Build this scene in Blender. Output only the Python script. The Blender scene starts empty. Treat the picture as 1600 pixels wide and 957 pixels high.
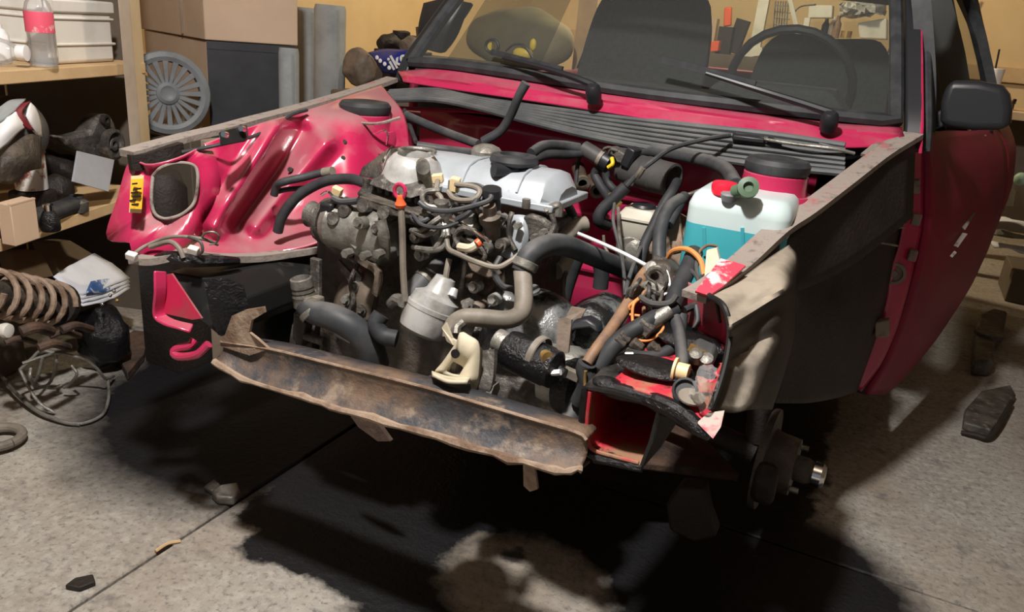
import bpy, bmesh, math, random
from mathutils import Vector, Matrix, noise
from math import sin, cos, pi, sqrt, atan2
D = bpy.data; SC = bpy.context.scene; COL = SC.collection
random.seed(7)
# ------------------------------------------------------------------ camera
CP = Vector((.715, -1.69, 1.164)); YAW, PIT, ROL, FPX = .433, .347, .087, 1210.0
_cy, _sy, _cp, _sp, _cr, _sr = cos(YAW), sin(YAW), cos(PIT), sin(PIT), cos(ROL), sin(ROL)
_r = Vector((_cy, _sy, 0)); _f0 = Vector((-_sy, _cy, 0)); _u = _f0 * _sp + Vector((0, 0, _cp))
FWD = _f0 * _cp - Vector((0, 0, _sp)); RGT = _r * _cr + _u * _sr; UPV = -_r * _sr + _u * _cr
cam = D.cameras.new('camera'); co = D.objects.new('camera', cam); COL.objects.link(co)
co.matrix_world = Matrix((RGT, UPV, -FWD)).transposed().to_4x4(); co.matrix_world.translation = CP
cam.sensor_width = 36; cam.sensor_fit = 'HORIZONTAL'; cam.lens = 36 * FPX / 1600; cam.clip_start = .05
SC.camera = co
# ------------------------------------------------------------------ world, lamps, exposure
w = D.worlds.new('world'); SC.world = w; w.use_nodes = True
w.node_tree.nodes['Background'].inputs[0].default_value = (.55, .58, .66, 1)
w.node_tree.nodes['Background'].inputs[1].default_value = .15  # dim fill added to lift dark areas, entering by the front opening
def lamp(name, loc, watts, col, rad, kind='POINT', to=None, size=None):
    l = D.lights.new(name, kind); l.energy = watts; l.color = col
    if kind == 'AREA':
        l.shape = 'RECTANGLE'; l.size, l.size_y = size
    else: l.shadow_soft_size = rad
    o = D.objects.new(name, l); COL.objects.link(o); o.location = loc
    if to: o.rotation_euler = (Vector(to) - Vector(loc)).to_track_quat('-Z', 'Y').to_euler()
    return o
lamp('work_lamp', (.12, -1.25, 2.42), 128, (1, .96, .93), .06)
lamp('ceiling_lamp', (-.5, 3.4, 2.5), 80, (1, .82, .56), .1)
SC.view_settings.view_transform = 'Standard'; SC.view_settings.look = 'None'
SC.view_settings.gamma = 1; SC.view_settings.exposure = 1.05; SC.view_settings.use_curve_mapping = False
SC.cycles.max_bounces = 6; SC.cycles.use_denoising = True
# ------------------------------------------------------------------ point helpers
def P(px, py, y):                       # point of the plane y = const seen at a pixel
    d = FWD + RGT * ((px - 800) / FPX) - UPV * ((py - 478.5) / FPX)
    return CP + d * ((y - CP.y) / d.y)
def PZ(px, py, z):
    d = FWD + RGT * ((px - 800) / FPX) - UPV * ((py - 478.5) / FPX)
    return CP + d * ((z - CP.z) / d.z)
def PN(px, py, o, n):                   # plane through o with normal n
    d = FWD + RGT * ((px - 800) / FPX) - UPV * ((py - 478.5) / FPX)
    o, n = Vector(o), Vector(n)
    return CP + d * ((o - CP).dot(n) / d.dot(n))
def px2m(p, r): return r * (Vector(p) - CP).dot(FWD) / FPX
def V(p): return P(*p) if not isinstance(p, Vector) else p
# ------------------------------------------------------------------ mesh builder
def frame(d):
    d = Vector(d).normalized(); a = Vector((0, 0, 1)) if abs(d.z) < .9 else Vector((1, 0, 0))
    u = d.cross(a).normalized(); return u, d.cross(u).normalized(), d
def spline(pts, n=5, closed=False):
    pts = [Vector(p) for p in pts]
    if len(pts) < 3 and not closed: 
        return [pts[0].lerp(pts[1], t / n) for t in range(n + 1)]
    out = []; N = len(pts); rng = N if closed else N - 1
    g = (lambda i: pts[i % N]) if closed else (lambda i: pts[max(0, min(N - 1, i))])
    for i in range(rng):
        a, b, c, d = g(i - 1), g(i), g(i + 1), g(i + 2)
        if not closed and i == 0: a = b * 2 - c
        if not closed and i == N - 2: d = c * 2 - b
        for k in range(n):
            t = k / n
            out.append(.5 * ((2 * b) + (c - a) * t + (2 * a - 5 * b + 4 * c - d) * t * t + (3 * b - a - 3 * c + d) * t ** 3))
    if not closed: out.append(pts[-1])
    return out
class G:
    def __init__(s): s.v = []; s.f = []
    def lump(s, amp, sc):                                     # dent every vertex by smooth noise
        s.v = [tuple(Vector(v) + noise.noise_vector(Vector(v) * sc) * amp) for v in s.v]; return s
    def add(s, vs, fs):
        o = len(s.v); s.v += [tuple(v) for v in vs]; s.f += [tuple(i + o for i in f) for f in fs]; return s
    def box(s, c, size, rot=None, m=None):
        vs = [Vector((x * size[0] / 2, y * size[1] / 2, z * size[2] / 2)) for x in (-1, 1) for y in (-1, 1) for z in (-1, 1)]
        if m: vs = [m @ v for v in vs]
        elif rot:
            from mathutils import Euler
            R = Euler(rot).to_matrix(); vs = [R @ v for v in vs]
        c = V(c)
        return s.add([v + c for v in vs], [(0, 1, 3, 2), (4, 6, 7, 5), (0, 4, 5, 1), (2, 3, 7, 6), (0, 2, 6, 4), (1, 5, 7, 3)])
    def bbox(s, x0, x1, y0, y1, z0, z1): return s.box(Vector(((x0 + x1) / 2, (y0 + y1) / 2, (z0 + z1) / 2)), (x1 - x0, y1 - y0, z1 - z0))
    def rings(s, rings, caps=(True, True), closed=True):
        n = len(rings[0]); vs = [v for r in rings for v in r]; fs = []
        for i in range(len(rings) - 1):
            for k in range(n if closed else n - 1):
                a, b = i * n + k, i * n + (k + 1) % n; fs.append((a, b, b + n, a + n))
        if closed and caps[0]: fs.append(tuple(range(n - 1, -1, -1)))
        if closed and caps[1]: fs.append(tuple(range((len(rings) - 1) * n, len(rings) * n)))
        return s.add(vs, fs)
    def cyl(s, a, b, r, r2=None, n=20, caps=(True, True)):
        a, b = V(a), V(b); u, v, d = frame(b - a); r2 = r if r2 is None else r2
        ring = lambda c, q: [c + (u * cos(2 * pi * k / n) + v * sin(2 * pi * k / n)) * q for k in range(n)]
        return s.rings([ring(a, r), ring(b, r2)], caps)
    def lathe(s, o, axis, prof, n=24, caps=(True, True)):    # prof: (radius, distance along the axis)
        o = V(o); u, v, d = frame(axis)
        return s.rings([[o + d * h + (u * cos(2 * pi * k / n) + v * sin(2 * pi * k / n)) * q for k in range(n)] for q, h in prof], caps)
    def tube(s, pts, r, n=10, sm=5, caps=(True, True)):
        pts = [V(p) for p in pts]
        q = spline(pts, sm) if sm else pts
        rs = r if isinstance(r, (list, tuple)) else [r] * len(pts)
        def rad(i):
            if not sm: return rs[i]
            t = i / sm if len(pts) > 2 else i / (len(q) - 1); k = min(int(t), len(rs) - 2); return rs[k] + (rs[k + 1] - rs[k]) * (t - k)
        rings = []; u = None
        for i, c in enumerate(q):
            d = (q[min(i + 1, len(q) - 1)] - q[max(i - 1, 0)])
            d = d.normalized() if d.length > 1e-9 else Vector((0, 0, 1))
            if u is None: u = frame(d)[0]
            u = (u - d * u.dot(d)); u = u.normalized() if u.length > 1e-6 else frame(d)[0]
            w_ = d.cross(u); rr = rad(i)
            rings.append([c + (u * cos(2 * pi * k / n) + w_ * sin(2 * pi * k / n)) * rr for k in range(n)])
        return s.rings(rings, caps)
    def strip(s, pts, sec, sm=4, up=(0, 0, 1)):             # section (a along side, b along up) swept along pts
        q = spline([V(p) for p in pts], sm) if sm else [V(p) for p in pts]; rings = []; up = Vector(up)
        for i, c in enumerate(q):
            d = (q[min(i + 1, len(q) - 1)] - q[max(i - 1, 0)]).normalized(); sd = d.cross(up).normalized(); uu = sd.cross(d)
            rings.append([c + sd * a + uu * b for a, b in sec])
        return s.rings(rings)
    def grid(s, rows, sub=5, disp=None, closed=False):       # rows of points -> smooth surface
        R1 = [spline([V(p) for p in r], sub) if sub else [V(p) for p in r] for r in rows]
        cols = list(zip(*R1)); C2 = [spline(c, sub) if sub else list(c) for c in cols]
        R2 = list(zip(*C2))
        if disp: R2 = [[disp(p) for p in r] for r in R2]
        return s.rings([list(r) for r in R2], closed=closed)
    def prism(s, poly, vec, y=None):                         # polygon extruded along vec
        a = [V((p[0], p[1], y)) if y is not None else V(p) for p in poly]; vec = Vector(vec); n = len(a)
        return s.rings([a, [p + vec for p in a]])
    def ball(s, c, r, sq=(1, 1, 1), n=16, m=10):
        c = V(c); rings = []
        for i in range(m + 1):
            t = pi * i / m; rr = max(sin(t), .001)
            rings.append([c + Vector((rr * cos(2 * pi * k / n) * r * sq[0], rr * sin(2 * pi * k / n) * r * sq[1], cos(t) * r * sq[2])) for k in range(n)])
        return s.rings(rings)
    def holed(s, outer, hole, n=32):                         # plate between two closed outlines (points), angle-sorted by index
        A = spline([V(p) for p in outer], 1 if len(outer) >= n else max(1, n // len(outer)), True)
        B = spline([V(p) for p in hole], max(1, n // len(hole)), True)
        def rs(L, c):
            L = L + [L[0]]; acc = [0]
            for i in range(len(L) - 1): acc.append(acc[-1] + (L[i + 1] - L[i]).length)
            out = []
            for k in range(n):
                t = acc[-1] * k / n; i = max(j for j in range(len(acc) - 1) if acc[j] <= t + 1e-12)
                out.append(L[i].lerp(L[i + 1], (t - acc[i]) / max(1e-9, acc[i + 1] - acc[i])))
            return out
        return s.rings([rs(A, 0), rs(B, 0)], caps=(False, False))
    def build(s, name, m, parent=None, ang=35, bev=0, solid=0, sub=0, label=None, seg=2):
        me = D.meshes.new(name); me.from_pydata(s.v, [], s.f); bm = bmesh.new(); bm.from_mesh(me)
        bmesh.ops.remove_doubles(bm, verts=bm.verts, dist=1e-6)
        bmesh.ops.recalc_face_normals(bm, faces=bm.faces); bm.to_mesh(me); bm.free()
        for p in me.polygons: p.use_smooth = True
        me.set_sharp_from_angle(angle=math.radians(ang))
        for mm in (m if isinstance(m, list) else [m]): me.materials.append(mm)
        o = D.objects.new(name, me); COL.objects.link(o)
        if parent is not None:
            o.parent = parent
            o.matrix_parent_inverse = Matrix.Translation(-parent.location) if parent.type == 'EMPTY' else Matrix()
        if solid:
            k = o.modifiers.new('solid', 'SOLIDIFY'); k.thickness = solid; k.offset = 0
        if bev:
            k = o.modifiers.new('bev', 'BEVEL'); k.width = bev; k.segments = seg; k.limit_method = 'ANGLE'; k.angle_limit = math.radians(40)
        if sub:
            k = o.modifiers.new('sub', 'SUBSURF'); k.levels = k.render_levels = sub
        if label: o['label'] = label
        return o
def thing(name, label, cat, loc=(0, 0, 0), group=None):
    o = D.objects.new(name, None); COL.objects.link(o); o.location = loc; o.empty_display_size = .05
    return tag(o, label, cat, group)
def tag(o, label, cat, group=None):
    o['label'] = label; o['category'] = cat
    if group: o['group'] = group
    return o
# ------------------------------------------------------------------ materials
def mat(name, c1, c2=None, sc=9.0, lo=.35, hi=.65, rough=.55, metal=0.0, dust=None, dlo=.55, bump=0, c3=None, sc3=40, lo3=.55, hi3=.7, coat=0, spec=.5, trans=0, r2=None, ior=1.45):
    m = D.materials.new(name); m.use_nodes = True; nt = m.node_tree; N = nt.nodes; L = nt.links; b = N['Principled BSDF']
    b.inputs['Roughness'].default_value = rough; b.inputs['Metallic'].default_value = metal
    b.inputs['Specular IOR Level'].default_value = spec; b.inputs['Coat Weight'].default_value = coat; b.inputs['Coat Roughness'].default_value = .12
    b.inputs['IOR'].default_value = ior; b.inputs['Transmission Weight'].default_value = trans
    b.inputs['Base Color'].default_value = (*c1, 1)
    tc = N.new('ShaderNodeTexCoord')
    def noise(scale, l, h, det=5):
        n = N.new('ShaderNodeTexNoise'); n.inputs['Scale'].default_value = scale; n.inputs['Detail'].default_value = det; n.inputs['Roughness'].default_value = .62
        L.new(tc.outputs['Object'], n.inputs['Vector']); r = N.new('ShaderNodeMapRange'); r.inputs[1].default_value = l; r.inputs[2].default_value = h
        L.new(n.outputs['Fac'], r.inputs[0]); return r.outputs[0], n
    def mix(fac, a, col):
        x = N.new('ShaderNodeMix'); x.data_type = 'RGBA'; L.new(fac, x.inputs[0])
        if isinstance(a, tuple): x.inputs[6].default_value = (*a, 1)
        else: L.new(a, x.inputs[6])
        x.inputs[7].default_value = (*col, 1); return x.outputs[2]
    cur = c1
    if c2:
        f, n = noise(sc, lo, hi); cur = mix(f, cur, c2)
        if r2 is not None:
            rr = N.new('ShaderNodeMapRange'); rr.inputs[3].default_value = rough; rr.inputs[4].default_value = r2; L.new(f, rr.inputs[0]); L.new(rr.outputs[0], b.inputs['Roughness'])
    if c3: f, n3 = noise(sc3, lo3, hi3); cur = mix(f, cur, c3)
    if dust:
        ge = N.new('ShaderNodeNewGeometry'); sx = N.new('ShaderNodeSeparateXYZ'); L.new(ge.outputs['Normal'], sx.inputs[0])
        f, _ = noise(7, .3, .75); q = N.new('ShaderNodeMath'); q.operation = 'MULTIPLY_ADD'; L.new(f, q.inputs[0]); q.inputs[1].default_value = .6; L.new(sx.outputs[2], q.inputs[2])
        r = N.new('ShaderNodeMapRange'); L.new(q.outputs[0], r.inputs[0]); r.inputs[1].default_value = dlo; r.inputs[2].default_value = dlo + .6; r.inputs[4].default_value = .8
        cur = mix(r.outputs[0], cur, dust)
        if not (c2 and r2 is not None):
            rr = N.new('ShaderNodeMapRange'); L.new(r.outputs[0], rr.inputs[0]); rr.inputs[3].default_value = rough; rr.inputs[4].default_value = .75; L.new(rr.outputs[0], b.inputs['Roughness'])
    if not isinstance(cur, tuple): L.new(cur, b.inputs['Base Color'])
    if bump:
        f, n = noise(bump[0], 0, 1, 6); bp = N.new('ShaderNodeBump'); bp.inputs['Strength'].default_value = bump[1]; bp.inputs['Distance'].default_value = .01
        L.new(f, bp.inputs['Height']); L.new(bp.outputs[0], b.inputs['Normal'])
    return m
M = {}
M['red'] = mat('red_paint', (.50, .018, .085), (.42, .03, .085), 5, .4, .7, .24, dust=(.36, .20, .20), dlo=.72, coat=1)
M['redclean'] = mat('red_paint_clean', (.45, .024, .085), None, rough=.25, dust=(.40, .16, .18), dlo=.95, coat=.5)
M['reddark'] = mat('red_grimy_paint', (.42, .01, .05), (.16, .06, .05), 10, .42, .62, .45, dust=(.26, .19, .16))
M['door'] = mat('red_paint_shaded', (.27, .013, .045), (.17, .02, .04), 6, .4, .7, .48, spec=.3)  # car red darkened, the shade of this side put into the colour
M['flange'] = mat('dusty_flange', (.27, .23, .20), (.36, .10, .11), 14, .60, .72, .8, c3=(.12, .10, .09), bump=(60, .3))
M['under'] = mat('underseal', (.016, .012, .010), (.030, .023, .018), 6, .4, .7, .6, bump=(90, .4))
M['beigearch'] = mat('dusty_lit_wheel_arch', (.035, .028, .022), (.06, .05, .038), 6, .4, .62, .6, dust=(.42, .36, .28), dlo=.80, bump=(40, .15))  # dust on upward slopes, which also paints the bumps as lit
M['black'] = mat('black_paint', (.012, .012, .012), None, rough=.35, c3=(.05, .045, .04), sc3=12)
M['tar'] = mat('wet_tar', (.008, .008, .009), None, rough=.16, bump=(55, .8))
M['rubber'] = mat('rubber', (.022, .024, .027), (.05, .052, .055), 18, .4, .7, .62)
M['hose'] = mat('hose_rubber', (.035, .038, .042), (.075, .078, .08), 14, .4, .7, .55, dust=(.16, .15, .14), dlo=.9)
M['seal'] = mat('ribbed_rubber', (.05, .056, .06), (.10, .105, .105), 10, .4, .7, .55, dust=(.20, .19, .18), dlo=.95)
M['plastic'] = mat('black_plastic', (.018, .019, .022), None, rough=.42)
M['plasticg'] = mat('grey_black_plastic', (.05, .05, .05), (.08, .078, .072), 20, rough=.5)
M['alu'] = mat('grey_painted_alloy', (.40, .435, .47), (.31, .335, .355), 9, .4, .7, .38, metal=.2, c3=(.16, .14, .12), sc3=30, lo3=.62, hi3=.75)
M['cast'] = mat('grimy_cast_metal', (.13, .12, .105), (.055, .048, .042), 16, .38, .62, .5, metal=.3, c3=(.24, .22, .19), sc3=38, lo3=.56, hi3=.7, bump=(70, .5))
M['castl'] = mat('pale_cast_metal', (.30, .29, .26), (.13, .12, .10), 18, .42, .62, .42, metal=.5, bump=(60, .3))
M['grime'] = mat('oily_grime', (.05, .042, .035), (.11, .09, .07), 20, .4, .62, .45, c3=(.02, .02, .02), sc3=9, bump=(60, .6))
M['brown'] = mat('brown_cover', (.20, .155, .12), (.10, .08, .06), 14, .4, .65, .6, bump=(40, .3))
M['rust'] = mat('rusty_beam', (.16, .105, .07), (.045, .045, .05), 7, .44, .58, .55, c3=(.30, .23, .17), sc3=16, lo3=.55, hi3=.72, bump=(60, .4))
M['rusty'] = mat('pale_rust', (.34, .25, .18), (.16, .10, .065), 18, .42, .62, .7, bump=(70, .4))
M['rust2'] = mat('dark_rust', (.10, .058, .038), (.04, .03, .026), 16, .4, .62, .7, bump=(60, .5))
M['rustpink'] = mat('scorched_red', (.52, .03, .05), (.30, .17, .10), 14, .45, .6, .5, c3=(.03, .02, .02), sc3=20, lo3=.58, hi3=.66)
M['cream'] = mat('cream_zinc', (.58, .52, .38), (.38, .33, .24), 20, .45, .7, .55)
M['beigepipe'] = mat('dusty_pipe', (.24, .21, .17), (.13, .115, .09), 14, .4, .65, .55)
M['silver'] = mat('bare_steel', (.55, .55, .53), (.32, .31, .29), 20, .45, .7, .3, metal=.35)
M['yel'] = mat('cream_plastic', (.80, .62, .34), None, rough=.45)
M['orange'] = mat('orange_plastic', (.85, .13, .04), None, rough=.4)
M['orwire'] = mat('orange_wire', (.75, .28, .08), None, rough=.5)
M['brwire'] = mat('brown_wire', (.30, .17, .09), (.16, .10, .07), 30, rough=.6)
M['tank'] = mat('milky_plastic', (.58, .69, .69), (.50, .61, .60), 6, .4, .7, .3)
M['fluid'] = mat('teal_fluid_behind_plastic', (.05, .36, .43), (.07, .42, .47), 5, rough=.28)
M['teal'] = mat('teal_pump', (.02, .25, .25), None, rough=.3)
M['capred'] = mat('red_cap', (.80, .02, .05), None, rough=.35)
M['green'] = mat('green_plug', (.09, .15, .09), None, rough=.5)
M['white'] = mat('white_plastic', (.72, .70, .64), (.60, .57, .50), 8, .45, .7, .5)
M['whitecl'] = mat('white_bright', (.80, .80, .80), None, rough=.5)
M['blackcloth'] = mat('seat_cloth', (.028, .030, .031), (.04, .042, .044), 60, rough=.95)
M['wood'] = mat('pine_wood', (.62, .44, .24), (.50, .33, .17), 6, .35, .7, .7, bump=(30, .15))
M['woodgrey'] = mat('planed_post', (.52, .44, .36), (.40, .32, .25), 7, .35, .7, .75, bump=(30, .15))
M['woodlit'] = mat('planed_post_lit', (.66, .52, .33), (.55, .42, .25), 7, .35, .7, .75)  # lit copy of the post wood, light put into the colour
M['card'] = mat('cardboard', (.60, .44, .31), (.54, .39, .27), 4, .4, .7, .85)
M['cardd'] = mat('worn_cardboard', (.33, .255, .19), (.25, .19, .14), 5, .4, .7, .85)
M['concrete'] = None
M['wallp'] = mat('yellow_plaster', (.72, .54, .29), (.66, .48, .25), 3, .4, .7, .8, bump=(80, .1))
M['felt'] = mat('grey_felt', (.32, .34, .34), (.25, .265, .265), 12, .4, .7, .9)
M['paper'] = mat('paper', (.68, .70, .74), (.60, .62, .66), 10, .45, .7, .8)
M['blueprint'] = mat('blue_print', (.05, .12, .30), (.5, .55, .62), 30, .5, .56, .6)
M['chrome'] = mat('chrome', (.75, .75, .75), None, rough=.15, metal=1)
M['gold'] = mat('yellow_zinc', (.55, .36, .12), (.35, .2, .07), 40, rough=.35, metal=.6)
M['hub'] = mat('grey_trim_plastic', (.20, .215, .225), (.14, .15, .155), 12, .4, .7, .5)
def glassmat(name, tint, haze, hz, gl, gk=1.0):
    m = D.materials.new(name); m.use_nodes = True; nt = m.node_tree; N = nt.nodes; L = nt.links; N.clear()
    o = N.new('ShaderNodeOutputMaterial'); t = N.new('ShaderNodeBsdfTransparent'); t.inputs[0].default_value = (*tint, 1)
    d = N.new('ShaderNodeBsdfDiffuse'); d.inputs[0].default_value = (*hz, 1); g = N.new('ShaderNodeBsdfGlossy'); g.inputs[1].default_value = .06
    m1 = N.new('ShaderNodeMixShader'); m1.inputs[0].default_value = haze; L.new(t.outputs[0], m1.inputs[1]); L.new(d.outputs[0], m1.inputs[2])
    fr = N.new('ShaderNodeFresnel'); fr.inputs[0].default_value = gl; m2 = N.new('ShaderNodeMixShader'); k = N.new('ShaderNodeMath'); k.operation = 'MULTIPLY'; k.inputs[1].default_value = gk; L.new(fr.outputs[0], k.inputs[0]); L.new(k.outputs[0], m2.inputs[0]); L.new(m1.outputs[0], m2.inputs[1]); L.new(g.outputs[0], m2.inputs[2])
    L.new(m2.outputs[0], o.inputs[0]); return m
M['glass'] = glassmat('dusty_glass', (.80, .84, .82), .10, (.30, .31, .30), 1.25)
M['glassside'] = glassmat('dark_side_glass', (.55, .58, .57), .08, (.22, .22, .22), 1.25, .08)  # darker tint and weaker reflection than the windscreen
M['clear'] = glassmat('clear_plastic', (.97, .98, .98), .16, (.85, .87, .88), 1.3, .6)
# ------------------------------------------------------------------ setting
def struct(o): o['kind'] = 'structure'; return o
def concrete():
    m = D.materials.new('oil_shade_concrete'); m.use_nodes = True; nt = m.node_tree; N = nt.nodes; L = nt.links; b = N['Principled BSDF']
    tc = N.new('ShaderNodeTexCoord')
    def nz(s, det=6, dist=0):
        n = N.new('ShaderNodeTexNoise'); n.inputs['Scale'].default_value = s; n.inputs['Detail'].default_value = det; n.inputs['Roughness'].default_value = .65
        L.new(tc.outputs['Object'], n.inputs[0]); return n.outputs[0]
    def mr(x, a, b_, c=0, d=1):
        r = N.new('ShaderNodeMapRange'); L.new(x, r.inputs[0]); r.inputs[1].default_value = a; r.inputs[2].default_value = b_; r.inputs[3].default_value = c; r.inputs[4].default_value = d; return r.outputs[0]
    def mx(f, a, c):
        x = N.new('ShaderNodeMix'); x.data_type = 'RGBA'; L.new(f, x.inputs[0])
        for k, q in ((6, a), (7, c)):
            if isinstance(q, tuple): x.inputs[k].default_value = (*q, 1)
            else: L.new(q, x.inputs[k])
        return x.outputs[2]
    def mth(op, *a):
        x = N.new('ShaderNodeMath'); x.operation = op
        for i, q in enumerate(a):
            if isinstance(q, (int, float)): x.inputs[i].default_value = q
            else: L.new(q, x.inputs[i])
        return x.outputs[0]
    base = mx(mr(nz(2.2), .35, .65), (.40, .375, .33), (.31, .285, .25))
    base = mx(mr(nz(38, 8), .45, .62), base, (.46, .43, .38))
    base = mx(mr(nz(1.3), .45, .7), base, (.30, .24, .18)); base = mx(mr(nz(70, 9), .52, .66), base, (.20, .185, .165))
    base = mx(mr(nz(13, 9), .56, .72), base, (.17, .16, .145))
    sx = N.new('ShaderNodeSeparateXYZ'); L.new(tc.outputs['Object'], sx.inputs[0]); X, Y = sx.outputs[0], sx.outputs[1]
    wob = mth('MULTIPLY', mth('SUBTRACT', nz(7, 5), .5), .16); X2 = mth('ADD', X, wob); Y2 = mth('ADD', Y, mth('MULTIPLY', mth('SUBTRACT', nz(9, 5), .5), .12))
    def boxm(x0, x1, y0, y1, s):
        a = mth('MINIMUM', mth('SUBTRACT', X2, x0), mth('SUBTRACT', x1, X2)); c = mth('MINIMUM', mth('SUBTRACT', Y2, y0), mth('SUBTRACT', y1, Y2)); return mr(mth('MINIMUM', a, c), -s, s)
    def blob(cx, cy, rx, ry, s=.25):
        dx = mth('DIVIDE', mth('SUBTRACT', X2, cx), rx); dy = mth('DIVIDE', mth('SUBTRACT', Y2, cy), ry)
        return mr(mth('ADD', mth('MULTIPLY', dx, dx), mth('MULTIPLY', dy, dy)), 1 - s, 1 + s, 1, 0)
    oil = mth('MAXIMUM', boxm(-.53, .74, -.545, 2.0, .012), boxm(-.08, .9, -.80, -.30, .02))  # oil soak, with the car's floor shadow painted into the same mask
    oil = mth('MAXIMUM', oil, boxm(-.42, .2, -.615, -.3, .012))
    oil = mth('MAXIMUM', oil, blob(.66, -.06, .36, .34, .3)); oil = mth('MAXIMUM', oil, blob(-.84, .16, .62, .78, .25))
    oil = mth('MULTIPLY', oil, mth('SUBTRACT', 1, blob(.20, -.37, .19, .165, .3)))  # pool of light between engine and beam, painted as a clear patch
    oil = mth('MAXIMUM', oil, mth('MULTIPLY', blob(.13, -.29, .035, .03, .5), .8))
    L.new(mx(oil, base, (.010, .010, .011)), b.inputs['Base Color'])  # oil mask also holds the car's floor shadow and the pool of light
    L.new(mr(oil, 0, 1, .85, .5), b.inputs['Roughness']); b.inputs['Specular IOR Level'].default_value = .3
    bp = N.new('ShaderNodeBump'); bp.inputs['Strength'].default_value = .5; bp.inputs['Distance'].default_value = .012; L.new(nz(45, 8), bp.inputs['Height']); L.new(bp.outputs[0], b.inputs['Normal'])
    return m
M['concrete'] = concrete(); M['joint'] = mat('joint_dirt', (.02, .018, .016), None, rough=.9)
floor = struct(G().bbox(-3.2, 3.2, -4.2, 6.2, -.12, -.012).build('floor', M['joint']))
# concrete slabs with open joints between them (parts of the floor)
jx = [-3.2, -1.9, -.545, 1.95, 2.6, 3.2]; jy = [-4.2, -2.2, .10, 2.4, 6.2]
for i in range(5):
    for j in range(4):
        G().bbox(jx[i] + .004, jx[i + 1] - .004, jy[j] + .004, jy[j + 1] - .004, -.05, 0).build('slab', M['concrete'], floor, bev=.004, seg=1)
M['darkwall'] = mat('dark_boards', (.10, .08, .06), (.14, .11, .08), 3, rough=.9)
WX0, WX1, WY0, WY1, WZ = -2.75, 3.0, -4.0, 5.6, 2.75
struct(G().bbox(WX0 - .1, WX0, WY0, WY1, 0, WZ).build('wall_left', M['wallp']))
struct(G().bbox(WX1, WX1 + .1, WY0, WY1, 0, WZ).build('wall_right', M['darkwall']))
struct(G().bbox(WX0, WX1, WY1, WY1 + .1, 0, WZ).build('wall_back', M['wallp']))
M['darkwall'] = mat('dark_boards', (.10, .08, .06), (.14, .11, .08), 3, rough=.9)
struct(G().bbox(1.1, WX1, WY0 - .1, WY0, 0, WZ).bbox(WX0, 1.1, WY0 - .1, WY0, 2.25, WZ).build('wall_front_added', M['darkwall']))   # unseen; gap added to admit fill light, right part added to block it
struct(G().bbox(WX0 - .1, WX1 + .1, WY0 - .1, WY1 + .1, WZ, WZ + .1).build('ceiling', M['darkwall']))
struct(G().bbox(WX0, WX1, WY1 - .06, WY1 - .002, 1.06, 1.17).build('trim_1', M['wood'], bev=.006))
# ------------------------------------------------------------------ the car
car = thing('car', 'red hatchback stripped of bonnet, wings and front panel, its engine bay open', 'car', (0, .6, 0))
def pt(name, g, m, par=None, **k): return g.build(name, M[m] if isinstance(m, str) else m, par or car, **k)
def gauss(px, py, a, b, s):
    ax, ay = a; bx, by = b; L2 = (bx - ax) ** 2 + (by - ay) ** 2; t = max(0, min(1, ((px - ax) * (bx - ax) + (py - ay) * (by - ay)) / L2))
    d = (px - ax - t * (bx - ax)) ** 2 + (py - ay - t * (by - ay)) ** 2; return math.exp(-d / s / s)
def sheet(cols, nu=9, nv=9, bumps=()):
    """columns of (px, py, y): smooth surface; bumps push it towards the front of the car."""
    C = [spline([Vector(p) for p in c], nv) for c in cols]; R = [spline(list(r), nu) for r in zip(*C)]
    out = []
    for r in R:
        q = []
        for v in r:
            y = v.z
            for a, b, s, h in bumps: y -= h * gauss(v.x, v.y, a, b, s)
            q.append(P(v.x, v.y, y))
        out.append(q)
    return G().rings(out, closed=False)
# right inner wing (picture left)
apr = sheet([
 [(318, 225, -.47), (340, 262, -.47), (338, 310, -.48), (318, 350, -.50), (292, 378, -.55), (262, 400, -.64)],
 [(352, 212, -.42), (368, 250, -.40), (368, 300, -.42), (356, 345, -.45), (345, 375, -.50), (335, 402, -.56)],
 [(398, 196, -.34), (412, 235, -.32), (410, 290, -.33), (402, 335, -.36), (400, 368, -.40), (405, 397, -.45)],
 [(450, 181, -.22), (462, 215, -.22), (460, 265, -.23), (452, 318, -.27), (455, 358, -.32), (470, 388, -.38)],
 [(505, 165, -.08), (518, 190, -.13), (520, 240, -.16), (518, 290, -.20), (525, 335, -.24), (535, 368, -.30)],
 [(552, 148, .08), (572, 180, -.02), (580, 230, -.06), (585, 280, -.10), (592, 330, -.15), (600, 360, -.2)],
 [(596, 134, .22), (630, 178, .1), (640, 230, .05), (645, 280, .0), (650, 330, -.05), (660, 355, -.1)]],
 nu=22, nv=16, bumps=[((432, 200), (335, 352), 18, .05), ((508, 225), (400, 352), 17, .04), ((470, 205), (372, 352), 15, -.03), ((560, 200), (545, 300), 30, .02)])
ap = pt('inner_wing', apr, 'red', solid=.004)
for x, y_, yy in ((538, 222, -.12), (536, 247, -.14), (453, 265, -.25)):
    G().lathe((x, y_, yy - .022), FWD, [(.0, 0), (.006, .0), (.006, .03)], 12).build('plug_hole', M['under'], ap)
G().tube([(588, 209, -.1), (600, 204, -.12), (606, 212, -.12), (604, 226, -.11)], .0025, 8).build('clip_wire', M['chrome'], ap, label='shiny bent wire clip')
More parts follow.
